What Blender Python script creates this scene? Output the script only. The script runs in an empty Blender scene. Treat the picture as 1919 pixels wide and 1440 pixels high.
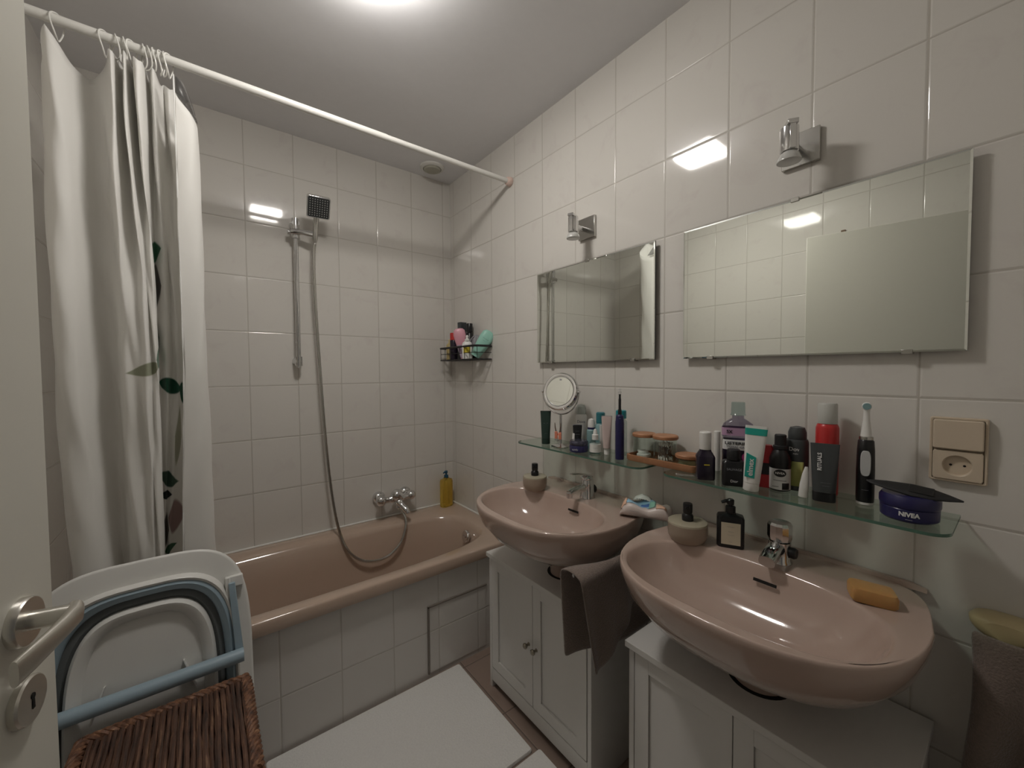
import bpy, bmesh, math, random
from mathutils import Vector, Matrix
random.seed(7)
PI = math.pi
sc = bpy.context.scene
COL = sc.collection

# ---------------------------------------------------------------- camera, world, exposure
def cam_basis(a, b, c):
    ca, sa = math.cos(a), math.sin(a)
    f0 = Vector((-sa, ca, 0)); r0 = Vector((ca, sa, 0)); u0 = Vector((0, 0, 1))
    f = f0 * math.cos(b) + u0 * math.sin(b); u = -f0 * math.sin(b) + u0 * math.cos(b)
    return r0 * math.cos(c) + u * math.sin(c), -r0 * math.sin(c) + u * math.cos(c), f
CAM = Vector((-1.2145, -2.1816, 1.315))
cd = bpy.data.cameras.new('camera'); cam = bpy.data.objects.new('camera', cd); COL.objects.link(cam)
cd.sensor_width = 36; cd.lens = 14.003; cd.clip_start = 0.02; cd.clip_end = 30
_r, _u, _f = cam_basis(-0.6576, -0.0343, -0.0067)
m = Matrix((( _r.x, _u.x, -_f.x, CAM.x), (_r.y, _u.y, -_f.y, CAM.y), (_r.z, _u.z, -_f.z, CAM.z), (0, 0, 0, 1)))
cam.matrix_world = m
sc.camera = cam
w = bpy.data.worlds.new('hallway_fill'); sc.world = w; w.use_nodes = True
w.node_tree.nodes['Background'].inputs[0].default_value = (0.9, 0.85, 0.8, 1)
w.node_tree.nodes['Background'].inputs[1].default_value = 0.06  # dim world colour added as fill light, entering by the open doorway
sc.view_settings.view_transform = 'Standard'; sc.view_settings.look = 'None'
sc.view_settings.gamma = 1; sc.view_settings.exposure = 0.0
sc.view_settings.use_curve_mapping = False
LIGHT = 67.0

# ---------------------------------------------------------------- materials
def mat(name, col, rough=0.5, metal=0.0, trans=0.0, ior=1.45, coat=0.0, sub=0.0, emis=None, estr=0, spec=None, var=0.04, vscale=30, bump=0.0, alpha=1.0, sheen=0):
    m = bpy.data.materials.new(name); m.use_nodes = True
    nt = m.node_tree; p = nt.nodes['Principled BSDF']; L = nt.links
    p.inputs['Roughness'].default_value = rough; p.inputs['Metallic'].default_value = metal
    p.inputs['Transmission Weight'].default_value = trans; p.inputs['IOR'].default_value = ior
    p.inputs['Coat Weight'].default_value = coat; p.inputs['Alpha'].default_value = alpha
    p.inputs['Sheen Weight'].default_value = sheen
    if sub: p.inputs['Subsurface Weight'].default_value = sub; p.inputs['Subsurface Scale'].default_value = 0.01
    if emis: p.inputs['Emission Color'].default_value = (*emis, 1); p.inputs['Emission Strength'].default_value = estr
    c = (*col, 1)
    if var > 0 and trans < 0.5:
        tc = nt.nodes.new('ShaderNodeTexCoord'); n = nt.nodes.new('ShaderNodeTexNoise'); n.inputs['Scale'].default_value = vscale
        n.inputs['Detail'].default_value = 3
        mx = nt.nodes.new('ShaderNodeMix'); mx.data_type = 'RGBA'
        mx.inputs[6].default_value = tuple(max(0, x * (1 - var)) for x in col) + (1,)
        mx.inputs[7].default_value = tuple(min(1, x * (1 + var)) for x in col) + (1,)
        L.new(tc.outputs['Object'], n.inputs['Vector']); L.new(n.outputs['Fac'], mx.inputs[0]); L.new(mx.outputs[2], p.inputs['Base Color'])
        if bump:
            b = nt.nodes.new('ShaderNodeBump'); b.inputs['Strength'].default_value = bump; b.inputs['Distance'].default_value = 0.003
            L.new(n.outputs['Fac'], b.inputs['Height']); L.new(b.outputs['Normal'], p.inputs['Normal'])
    else:
        p.inputs['Base Color'].default_value = c
    return m

def tile_mat(name, ax_u, off_u, off_v=0.0, tw=0.2, th=0.25, ax_v=2, base=(0.70, 0.675, 0.63), grout=(0.50, 0.47, 0.42), rough=0.06, gw=0.0015, blot=(0.65, 0.61, 0.58)):
    m = bpy.data.materials.new(name); m.use_nodes = True
    nt = m.node_tree; N = nt.nodes; L = nt.links; p = N['Principled BSDF']
    def math_(op, a, b=None, c=None):
        n = N.new('ShaderNodeMath'); n.operation = op
        for i, v in enumerate((a, b, c)):
            if v is None: continue
            if isinstance(v, (int, float)): n.inputs[i].default_value = v
            else: L.new(v, n.inputs[i])
        return n.outputs[0]
    geo = N.new('ShaderNodeNewGeometry'); sx = N.new('ShaderNodeSeparateXYZ'); L.new(geo.outputs['Position'], sx.inputs[0])
    def dist(o, off, size):
        t = math_('DIVIDE', math_('SUBTRACT', o, off), size)
        fr = math_('FRACT', t); fl = math_('FLOOR', t)
        d = math_('MULTIPLY', math_('MINIMUM', fr, math_('SUBTRACT', 1.0, fr)), size)
        return d, fl
    du, fu = dist(sx.outputs[ax_u], off_u, tw); dv, fv = dist(sx.outputs[ax_v], off_v, th)
    d = math_('MINIMUM', du, dv)
    mr = N.new('ShaderNodeMapRange'); mr.interpolation_type = 'SMOOTHSTEP'
    mr.inputs[1].default_value = gw * 0.6; mr.inputs[2].default_value = gw * 1.5
    L.new(d, mr.inputs[0])
    hr = N.new('ShaderNodeMapRange'); hr.interpolation_type = 'SMOOTHERSTEP'
    hr.inputs[1].default_value = gw * 0.5; hr.inputs[2].default_value = gw * 3.2
    L.new(d, hr.inputs[0])
    cx = N.new('ShaderNodeCombineXYZ'); L.new(fu, cx.inputs[0]); L.new(fv, cx.inputs[1])
    wn = N.new('ShaderNodeTexWhiteNoise'); L.new(cx.outputs[0], wn.inputs['Vector'])
    # soft marbled blotches, shifted per tile
    sh = N.new('ShaderNodeVectorMath'); sh.operation = 'SCALE'; L.new(wn.outputs['Color'], sh.inputs[0]); sh.inputs['Scale'].default_value = 5
    ad = N.new('ShaderNodeVectorMath'); ad.operation = 'ADD'; L.new(geo.outputs['Position'], ad.inputs[0]); L.new(sh.outputs[0], ad.inputs[1])
    no = N.new('ShaderNodeTexNoise'); no.inputs['Scale'].default_value = 11; no.inputs['Detail'].default_value = 5; no.inputs['Roughness'].default_value = 0.6; no.inputs['Distortion'].default_value = 0.6
    L.new(ad.outputs[0], no.inputs['Vector'])
    br = N.new('ShaderNodeMapRange'); br.inputs[1].default_value = 0.56; br.inputs[2].default_value = 0.80; L.new(no.outputs['Fac'], br.inputs[0])
    c1 = N.new('ShaderNodeMix'); c1.data_type = 'RGBA'; c1.inputs[6].default_value = (*base, 1); c1.inputs[7].default_value = (*blot, 1)
    L.new(br.outputs[0], c1.inputs[0])
    tv = N.new('ShaderNodeMapRange'); tv.inputs[3].default_value = 0.985; tv.inputs[4].default_value = 1.01; L.new(wn.outputs['Value'], tv.inputs[0])
    sc_ = N.new('ShaderNodeVectorMath'); sc_.operation = 'SCALE'; L.new(c1.outputs[2], sc_.inputs[0]); L.new(tv.outputs[0], sc_.inputs['Scale'])
    c2 = N.new('ShaderNodeMix'); c2.data_type = 'RGBA'; c2.inputs[6].default_value = (*grout, 1)
    L.new(mr.outputs[0], c2.inputs[0]); L.new(sc_.outputs[0], c2.inputs[7]); L.new(c2.outputs[2], p.inputs['Base Color'])
    rr = N.new('ShaderNodeMapRange'); rr.inputs[3].default_value = 0.6; rr.inputs[4].default_value = rough; L.new(mr.outputs[0], rr.inputs[0]); L.new(rr.outputs[0], p.inputs['Roughness'])
    wv = N.new('ShaderNodeTexNoise'); wv.inputs['Scale'].default_value = 7; wv.inputs['Detail'].default_value = 1; L.new(geo.outputs['Position'], wv.inputs['Vector'])
    hh = math_('ADD', hr.outputs[0], math_('MULTIPLY', wv.outputs['Fac'], 0.5))
    b = N.new('ShaderNodeBump'); b.inputs['Strength'].default_value = 0.55; b.inputs['Distance'].default_value = 0.0016
    L.new(hh, b.inputs['Height']); L.new(b.outputs['Normal'], p.inputs['Normal'])
    return m

M = {}
M['tile_back'] = tile_mat('white_tile_back', 0, -0.0504)
M['tile_right'] = tile_mat('white_tile_right', 1, -0.2395)
M['tile_left'] = tile_mat('white_tile_left', 1, -0.052)
M['tile_front'] = tile_mat('white_tile_front', 0, -0.05)
M['tile_tub'] = tile_mat('white_tile_bath_panel', 0, -0.037, off_v=-0.05, base=(0.66, 0.635, 0.60))
M['floor'] = tile_mat('brown_floor_tile', 0, -0.335, off_v=-0.985, tw=0.3, th=0.3, ax_v=1, base=(0.30, 0.225, 0.185), blot=(0.25, 0.18, 0.145), grout=(0.16, 0.12, 0.10), rough=0.3, gw=0.0022)
M['ceiling'] = mat('ceiling_paint', (0.87, 0.87, 0.89), 0.75, var=0.02)
M['door'] = mat('cream_door_paint', (0.66, 0.645, 0.58), 0.35, var=0.01)
M['whitepl'] = mat('white_plastic', (0.78, 0.77, 0.74), 0.3, var=0.01)
M['whitelac'] = mat('white_lacquer', (0.68, 0.665, 0.635), 0.3, var=0.015)
M['chrome'] = mat('chrome', (0.72, 0.72, 0.72), 0.09, 1.0, var=0)
M['chrome_dull'] = mat('worn_chrome', (0.55, 0.54, 0.51), 0.22, 1.0, var=0)
M['nickel'] = mat('satin_nickel', (0.72, 0.70, 0.65), 0.3, 1.0, var=0)
M['mirror'] = mat('mirror_silver', (0.87, 0.90, 0.85), 0.0, 1.0, var=0)
M['glass_edge'] = mat('green_glass_edge', (0.08, 0.16, 0.12), 0.15, var=0)
M['taupe'] = mat('taupe_ceramic', (0.47, 0.355, 0.30), 0.1, coat=0.5, var=0.01)
M['tub'] = mat('beige_bath_enamel', (0.50, 0.38, 0.30), 0.12, coat=0.4, var=0.01)
M['black'] = mat('black_plastic', (0.012, 0.012, 0.013), 0.3, var=0)
M['blackm'] = mat('black_matte', (0.015, 0.015, 0.016), 0.55, var=0)
M['void'] = mat('dark_opening', (0.006, 0.005, 0.004), 0.8, var=0)
M['brass_knob'] = mat('antique_knob', (0.30, 0.27, 0.22), 0.3, 1.0, var=0)
M['caulk'] = mat('white_sealant', (0.78, 0.77, 0.73), 0.5, var=0.02)
M['wood'] = mat('acacia_wood', (0.40, 0.19, 0.095), 0.45, var=0.25, vscale=40)
M['towel'] = mat('brown_terry', (0.20, 0.155, 0.13), 0.95, var=0.3, vscale=260, bump=0.8, sheen=0.4)
M['mat_'] = mat('white_bath_mat', (0.80, 0.79, 0.76), 0.95, var=0.08, vscale=160, bump=0.7)
M['swprl'] = mat('cream_switch_plastic', (0.62, 0.52, 0.40), 0.35, var=0.01)
M['yellowhook'] = mat('yellowed_plastic', (0.62, 0.52, 0.30), 0.3, var=0.02)
M['navy'] = mat('navy_plastic', (0.022, 0.020, 0.085), 0.28, var=0)
M['green_dk'] = mat('dark_green_plastic', (0.022, 0.045, 0.035), 0.4, var=0)
M['grey_dk'] = mat('charcoal_plastic', (0.055, 0.06, 0.062), 0.4, var=0)
M['teal'] = mat('teal_plastic', (0.03, 0.17, 0.20), 0.35, var=0)
M['teal2'] = mat('pale_teal_plastic', (0.22, 0.36, 0.37), 0.4, var=0)
M['elmexgreen'] = mat('turquoise_print', (0.02, 0.36, 0.29), 0.4, var=0)
M['red'] = mat('red_plastic', (0.50, 0.03, 0.03), 0.3, var=0)
M['dkred'] = mat('dark_red_plastic', (0.26, 0.015, 0.018), 0.35, var=0)
M['purple_dk'] = mat('dark_purple_bottle', (0.022, 0.016, 0.030), 0.2, var=0)
M['pinkl'] = mat('pale_pink_plastic', (0.62, 0.50, 0.47), 0.4, var=0)
M['pink'] = mat('pink_plastic', (0.72, 0.36, 0.43), 0.35, var=0)
M['mint'] = mat('mint_plastic', (0.33, 0.62, 0.52), 0.4, var=0)
M['coral'] = mat('coral_plastic', (0.80, 0.28, 0.18), 0.4, var=0)
M['lime'] = mat('lime_print', (0.42, 0.44, 0.14), 0.45, var=0.15, vscale=60)
M['yellowp'] = mat('yellow_print', (0.75, 0.60, 0.05), 0.4, var=0)
M['amber'] = mat('amber_soap', (0.95, 0.70, 0.13), 0.06, trans=0.85, ior=1.4, var=0)
M['soap'] = mat('amber_soap_bar', (0.50, 0.28, 0.10), 0.35, sub=0.3, var=0.12, vscale=50)
M['putty'] = mat('putty_ceramic', (0.34, 0.275, 0.215), 0.3, var=0.02)
M['putty_top'] = mat('putty_glazed_top', (0.40, 0.36, 0.27), 0.25, var=0.02)
M['cream'] = mat('cream_paper', (0.62, 0.55, 0.42), 0.6, var=0.04)
M['white_print'] = mat('white_print', (0.75, 0.75, 0.74), 0.5, var=0)
M['grey_print'] = mat('grey_print', (0.30, 0.30, 0.32), 0.5, var=0)
M['black_print'] = mat('black_print', (0.02, 0.02, 0.02), 0.5, var=0)
M['violet_print'] = mat('violet_print', (0.48, 0.30, 0.45), 0.4, var=0.1)
M['magenta_print'] = mat('magenta_print', (0.42, 0.05, 0.20), 0.4, var=0)
M['orange_print'] = mat('peach_print', (0.80, 0.50, 0.36), 0.45, var=0.1)
M['blue_print'] = mat('sky_blue_print', (0.35, 0.58, 0.75), 0.45, var=0.15)
M['bluedeep'] = mat('blue_print', (0.10, 0.22, 0.55), 0.45, var=0)
M['cotton'] = mat('cotton', (0.82, 0.82, 0.80), 0.9, var=0.05)
M['paperbrown'] = mat('brown_paper_stick', (0.16, 0.10, 0.075), 0.7, var=0)
M['babyw'] = mat('baby_bath_white', (0.70, 0.695, 0.665), 0.35, var=0.01)
M['babyg'] = mat('baby_bath_grey_rubber', (0.19, 0.22, 0.235), 0.5, var=0.03)
M['babyb'] = mat('baby_bath_blue', (0.29, 0.38, 0.44), 0.4, var=0.03)
M['metal_lid'] = mat('dark_metal_lid', (0.10, 0.10, 0.14), 0.2, 0.7, var=0)
M['bulb'] = mat('frosted_bulb', (0.75, 0.75, 0.72), 0.2, trans=0.35, var=0)
M['vent'] = mat('vent_plastic', (0.75, 0.74, 0.70), 0.5, var=0)
M['ventd'] = mat('vent_grille', (0.48, 0.47, 0.40), 0.6, var=0)
M['rodm'] = mat('white_rod_enamel', (0.80, 0.79, 0.75), 0.25, var=0)
M['pufm'] = mat('sheer_puff', (0.55, 0.55, 0.58), 0.4, trans=0.3, alpha=0.6, var=0)

def glassmat(name, col, tint=0.85, rough=0.02):
    # thin clear glass: transparent with glossy reflection
    m = bpy.data.materials.new(name); m.use_nodes = True; nt = m.node_tree; N = nt.nodes; L = nt.links
    N.remove(N['Principled BSDF']); out = N['Material Output']
    t = N.new('ShaderNodeBsdfTransparent'); t.inputs[0].default_value = (*col, 1)
    g = N.new('ShaderNodeBsdfGlossy'); g.inputs['Roughness'].default_value = rough; g.inputs[0].default_value = (1, 1, 1, 1)
    lw = N.new('ShaderNodeLayerWeight'); lw.inputs[0].default_value = 0.5; pw = N.new('ShaderNodeMath'); pw.operation = 'POWER'; pw.inputs[1].default_value = 4.5; L.new(lw.outputs['Facing'], pw.inputs[0])
    fr = N.new('ShaderNodeMapRange'); fr.inputs[3].default_value = 0.035; fr.inputs[4].default_value = 0.7; L.new(pw.outputs[0], fr.inputs[0])
    mx = N.new('ShaderNodeMixShader'); L.new(fr.outputs[0], mx.inputs[0]); L.new(t.outputs[0], mx.inputs[1]); L.new(g.outputs[0], mx.inputs[2])
    L.new(mx.outputs[0], out.inputs[0]); return m
M['glass'] = glassmat('clear_glass', (0.93, 0.96, 0.94))
M['shelfglass'] = glassmat('shelf_glass', (0.80, 0.87, 0.83))
M['clearpl'] = glassmat('clear_plastic', (0.80, 0.84, 0.83), rough=0.1)
M['clearcap'] = glassmat('clear_grey_cap', (0.72, 0.80, 0.79), rough=0.1)
M['liquid'] = glassmat('lavender_mouthwash', (0.62, 0.60, 0.68), rough=0.1)

def emit(name, col, s):
    m = bpy.data.materials.new(name); m.use_nodes = True; nt = m.node_tree; nt.nodes.remove(nt.nodes['Principled BSDF'])
    e = nt.nodes.new('ShaderNodeEmission'); e.inputs[0].default_value = (*col, 1); e.inputs[1].default_value = s
    nt.links.new(e.outputs[0], nt.nodes['Material Output'].inputs[0]); return m
M['lamp'] = emit('lit_diffuser', (1.0, 0.955, 0.90), LIGHT)

# ---------------------------------------------------------------- mesh helpers
class B:
    def __init__(s): s.bm = bmesh.new(); s.M = Matrix.Identity(4)
    def v(s, co): return s.bm.verts.new(s.M @ Vector(co))
    def face(s, vs):
        try: return s.bm.faces.new(vs)
        except ValueError: return None
    def box(s, x0, x1, y0, y1, z0, z1):
        vs = [s.v((x, y, z)) for x in (x0, x1) for y in (y0, y1) for z in (z0, z1)]
        for f in ((0, 1, 3, 2), (4, 6, 7, 5), (0, 4, 5, 1), (2, 3, 7, 6), (0, 2, 6, 4), (1, 5, 7, 3)): s.face([vs[i] for i in f])
        return s
    def loft(s, rings, cap0=True, cap1=True, closed=True):
        R = [[s.v(p) for p in r] for r in rings]; n = len(R[0])
        for a, b in zip(R, R[1:]):
            for i in range(n if closed else n - 1):
                j = (i + 1) % n; s.face([a[i], a[j], b[j], b[i]])
        if cap0: s.face(list(reversed(R[0])))
        if cap1: s.face(R[-1])
        return s
    def lathe(s, prof, seg=32, c=(0, 0, 0), sx=1, sy=1, cap=True):
        rings = [[(c[0] + r * sx * math.cos(2 * PI * i / seg), c[1] + r * sy * math.sin(2 * PI * i / seg), c[2] + z) for i in range(seg)] for r, z in prof]
        return s.loft(rings, cap, cap)
    def tube(s, pts, r, seg=10, closed=False, caps=True):
        pts = [Vector(p) for p in pts]; n = len(pts); rs = r if isinstance(r, (list, tuple)) else [r] * n
        rings = []; up = None
        for i, p in enumerate(pts):
            if closed: t = (pts[(i + 1) % n] - pts[i - 1]).normalized()
            else: t = (pts[min(i + 1, n - 1)] - pts[max(i - 1, 0)]).normalized()
            if up is None: up = t.orthogonal().normalized()
            else: up = (up - t * up.dot(t)).normalized()
            sd = t.cross(up)
            rings.append([p + (up * math.cos(2 * PI * k / seg) + sd * math.sin(2 * PI * k / seg)) * rs[i] for k in range(seg)])
        if closed: rings.append(rings[0]); return s.loft(rings, False, False)
        return s.loft(rings, caps, caps)
    def prism(s, pts, z0, z1):
        return s.loft([[(x, y, z0) for x, y in pts], [(x, y, z1) for x, y in pts]])
    def sphere(s, c, r, seg=20, sx=1, sy=1, sz=1):
        pr = [(max(1e-4, r * math.sin(PI * k / seg)), -r * sz * math.cos(PI * k / seg)) for k in range(seg + 1)]
        return s.lathe(pr, seg * 2, c, sx, sy)
    def done(s, name, m, parent=None, bevel=0.0, bseg=2, smooth=35, label=None, loc=None, solid=0, kind=None):
        bmesh.ops.remove_doubles(s.bm, verts=s.bm.verts, dist=1e-6)
        bmesh.ops.recalc_face_normals(s.bm, faces=s.bm.faces)
        me = bpy.data.meshes.new(name); s.bm.to_mesh(me); s.bm.free()
        for p in me.polygons: p.use_smooth = smooth > 0
        if smooth: me.set_sharp_from_angle(angle=math.radians(smooth))
        me.materials.append(M[m] if isinstance(m, str) else m)
        o = bpy.data.objects.new(name, me); COL.objects.link(o)
        if parent: o.parent = parent
        if loc: o.location = loc
        if solid:
            sm = o.modifiers.new('solid', 'SOLIDIFY'); sm.thickness = solid; sm.offset = 0
        if bevel:
            bv = o.modifiers.new('bevel', 'BEVEL'); bv.width = bevel; bv.segments = bseg; bv.limit_method = 'ANGLE'; bv.angle_limit = math.radians(40)
        if label: o['label'] = label
        if kind: o['kind'] = kind
        return o

def rot(axis, deg): return Matrix.Rotation(math.radians(deg), 4, axis)
def tr(x, y, z): return Matrix.Translation((x, y, z))
def thing(name, label, cat, loc=(0, 0, 0), rz=0.0, group=None):
    o = bpy.data.objects.new(name, None); COL.objects.link(o); o.empty_display_size = 0.02
    o.location = loc; o.rotation_euler = (0, 0, rz); tag(o, label, cat, group); return o
def tag(o, label, cat, group=None):
    o['label'] = label; o['category'] = cat
    if group: o['group'] = group
    return o
def struct(o): o['kind'] = 'structure'; return o
def face_cam(x, y, extra=0.0):
    # rotation that turns local -Y towards the room's doorway
    return math.atan2(-1.2145 - x, -(-2.1816 - y)) + math.radians(extra)
def text(s, size, m, parent, loc, bend=0.0, rotdeg=0.0, name='lettering', extr=0.0002, bold=0, width=None, tilt=None):
    """lettering on the local -Y face of a thing; bend = radius of the surface it wraps"""
    cu = bpy.data.curves.new(name, 'FONT'); cu.body = s; cu.size = size; cu.extrude = extr; cu.align_x = 'CENTER'; cu.align_y = 'CENTER'; cu.offset = bold; cu.resolution_u = 3
    tmp = bpy.data.objects.new('tmp', cu); COL.objects.link(tmp)
    dg = bpy.context.evaluated_depsgraph_get(); me = bpy.data.meshes.new_from_object(tmp.evaluated_get(dg)); bpy.data.objects.remove(tmp)
    me.name = name
    if width:
        xs = [v.co.x for v in me.vertices]; k = width / max(1e-6, max(xs) - min(xs))
        for v in me.vertices: v.co.x *= k
    ca, sa = math.cos(math.radians(rotdeg)), math.sin(math.radians(rotdeg))
    for v in me.vertices:
        x, y, z = v.co.x * ca - v.co.y * sa, v.co.x * sa + v.co.y * ca, v.co.z
        if bend:
            a = x / bend; v.co = ((bend + z) * math.sin(a), -((bend + z) * math.cos(a)), y)
        else: v.co = (x, -z, y)
    me.materials.clear(); me.materials.append(M[m])
    o = bpy.data.objects.new(name, me); COL.objects.link(o); o.parent = parent; o.location = loc
    if tilt: o.rotation_euler = tilt
    return o
def catmull(P, n):
    P = [Vector(p) for p in P]; out = []
    for i in range(len(P) - 1):
        p0 = P[max(i - 1, 0)]; p1 = P[i]; p2 = P[i + 1]; p3 = P[min(i + 2, len(P) - 1)]
        for k in range(n):
            t = k / n
            out.append(0.5 * ((2 * p1) + (p2 - p0) * t + (2 * p0 - 5 * p1 + 4 * p2 - p3) * t * t + (3 * p1 - p0 - 3 * p2 + p3) * t ** 3))
    out.append(P[-1]); return out
def superell(a, b, n, seg, cx=0, cy=0):
    out = []
    for i in range(seg):
        t = 2 * PI * i / seg; c, s_ = math.cos(t), math.sin(t)
        out.append((cx + a * math.copysign(abs(c) ** (2 / n), c), cy + b * math.copysign(abs(s_) ** (2 / n), s_)))
    return out
def rrect(a, b, r, seg=6, cx=0, cy=0):
    out = []
    for qx, qy, a0 in ((a - r, b - r, 0), (-(a - r), b - r, 90), (-(a - r), -(b - r), 180), (a - r, -(b - r), 270)):
        for k in range(seg + 1):
            t = math.radians(a0 + 90 * k / seg); out.append((cx + qx + r * math.cos(t), cy + qy + r * math.sin(t)))
    return out

# ================================================================ ROOM
XL, YF, H = -1.63, -2.32, 2.45
struct(B().box(XL - .1, .1, YF - .1, .1, -.1, 0).done('floor', 'floor', smooth=0))
struct(B().box(XL - .1, .1, YF - .1, .1, H, H + .1).done('ceiling', 'ceiling', smooth=0))
struct(B().box(XL - .1, .1, 0, .1, 0, H).done('wall_back', 'tile_back', smooth=0))
struct(B().box(0, .1, YF - .1, 0, 0, H).done('wall_right', 'tile_right', smooth=0))
struct(B().box(XL - .1, XL, YF - .1, 0, 0, H).done('wall_left', 'tile_left', smooth=0))
wf = B().box(-.73, 0, YF - .1, YF, 0, H).box(XL, -.73, YF - .1, YF, 2.05, H).box(XL, -1.585, YF - .1, YF, 0, 2.05)
struct(wf.done('wall_front', 'tile_front', smooth=0))
# door frame round the opening behind the viewer
struct(B().box(-.765, -.73, YF - .11, YF + .012, 0, 2.05).box(-1.6, -.73, YF - .11, YF + .012, 2.02, 2.06).done('trim_1', 'door', smooth=0, bevel=.002))

# door leaf, standing open against the left
ang = math.atan2(-.83, -.19)
dr = bpy.data.objects.new('door_1', None); COL.objects.link(dr); dr.location = (-1.37, -1.45, 0); dr.rotation_euler = (0, 0, ang); dr['kind'] = 'structure'
# local +X runs from the free edge to the hinges; the face seen is local +Y
B().box(0, .83, -.042, 0, .008, 2.005).done('door_leaf', 'door', dr, bevel=.002)
hd = B(); hd.M = tr(.059, 0, 1.04) @ rot('X', -90)
hd.lathe([(.0262, 0), (.0262, .007), (.0248, .009), (.0085, .0092)], 40)
ro = hd.done('handle_rosette', 'nickel', dr)
lv = B()
prof = lambda a, b: rrect(a, b, min(a, b) * .9, 4)
lv.tube([(.059, .008, 1.04), (.059, .034, 1.04), (.059, .042, 1.0398)], .0100, 16)
pts = [(.050, .042, 1.040), (.064, .0465, 1.0395), (.082, .047, 1.038), (.105, .046, 1.036), (.130, .044, 1.034), (.152, .042, 1.0325)]
rings = []
for i, p_ in enumerate(pts):
    hh = [.0105, .0108, .0108, .0115, .0125, .0125][i]; dd = [.0075, .008, .0065, .0050, .0042, .0034][i]
    rings.append([(p_[0], p_[1] + y, p_[2] + z) for y, z in superell(dd, hh, 2.6, 20)])
lv.loft(rings)
lv.done('handle_lever', 'nickel', ro, label='satin metal lever pointing away from the door edge')
ke = B(); ke.M = tr(.060, 0, .951) @ rot('X', -90); ke.lathe([(.0262, 0), (.0262, .006), (.0245, .0082), (.001, .0084)], 40)
ko = ke.done('keyhole_plate', 'nickel', dr)
kk = B(); kk.M = tr(.060, .0086, .951) @ rot('X', -90)
kk.lathe([(.0034, 0), (.0034, .0004)], 16, (0, -.004, 0)).prism([(-.0016, -.003), (.0016, -.003), (.0021, .010), (-.0021, .010)], 0, .0004)
kk.done('keyhole', 'void', ko)

# ceiling vent in the back corner
t = thing('ceiling_vent', 'round white extractor vent with grey grille in the ceiling corner above the bath', 'vent', (-.18, -.128, H))
B().lathe([(.066, 0), (.066, -.006), (.060, -.012), (.050, -.014), (.050, 0)], 40, cap=False).done('ring', 'vent', t)
B().lathe([(.001, -.022), (.040, -.021), (.047, -.015), (.048, -.001)], 40).done('grille_disc', 'ventd', t)

# ceiling lamp (lit)
t = thing('ceiling_light', 'square white lit ceiling lamp with glowing diffuser', 'lamp', (-.845, -1.115, H))
B().prism(rrect(.098, .108, .015), -.012, 0).done('housing', 'whitepl', t)
B().loft([[(x, y, -.010) for x, y in rrect(.090, .10, .015)], [(x, y, -.036) for x, y in rrect(.089, .099, .02)], [(x, y, -.042) for x, y in rrect(.080, .090, .02)]]).done('diffuser', 'lamp', t)

# ================================================================ BATH
RIM = .50
YR = -.675
bt = thing('bathtub', 'long beige enamel bathtub set along the tiled back wall', 'bathtub', (0, 0, 0))
N_ = 96
def ringpts(a, b, n, cx, cy, z): return [(x, y, z) for x, y in superell(a, b, n, N_, cx, cy)]
outer = lambda z, e=0: [(x, y, z) for x, y in superell((1.63 - .002) / 2 - e, (-YR - .002) / 2 - e, 26, N_, -.815, YR / 2 - .0005)]
icx, icy = -.80, -.36
b_ = B()
b_.loft([outer(.45, .004), outer(.462), outer(.492), outer(.4985, .004), outer(.5, .011),
         ringpts(.715, .262, 3.6, icx, icy, .4995), ringpts(.702, .250, 3.6, icx, icy, .492), ringpts(.690, .238, 3.6, icx, icy, .470),
         ringpts(.665, .222, 3.6, icx, icy, .36), ringpts(.62, .20, 3.6, icx, icy, .18), ringpts(.58, .17, 3.4, icx, icy, .105), ringpts(.50, .12, 3, icx, icy, .088), ringpts(.05, .02, 2, icx, icy, .082)], cap0=False, cap1=True)
b_.done('tub_shell', 'tub', bt, smooth=60)
o_ = B(); o_.M = tr(-.128, -.375, .432) @ rot('Y', -76)
o_.lathe([(.001, .018), (.026, .017), (.0305, .013), (.031, .002), (.020, -.01)], 32).box(-.004, .004, -.012, .012, .013, .021)
o_.done('overflow_cover', 'chrome', bt)
B().tube([(-1.62, -.006, .502), (-.006, -.006, .502)], .0055, 8).tube([(-.006, -.008, .502), (-.006, -.66, .502)], .0055, 8).done('sealant_bead', 'caulk', bt, label='white sealant bead along the wall edge')
# tiled bath front
st = struct(B().box(XL, 0, -.645, -.625, 0, .452).done('wall_bath_front', 'tile_tub', smooth=0))
hp = B()
hp.box(-.492, -.484, -.652, -.644, .02, .314).box(-.492, -.19, -.652, -.644, .306, .314)
hp.done('access_panel_frame', mat('grey_trim', (.22, .19, .165), .45), st, bevel=.001)
B().box(-.482, -.195, -.648, -.6445, .022, .304).done('access_panel', 'tile_tub', st, smooth=0)

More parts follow.
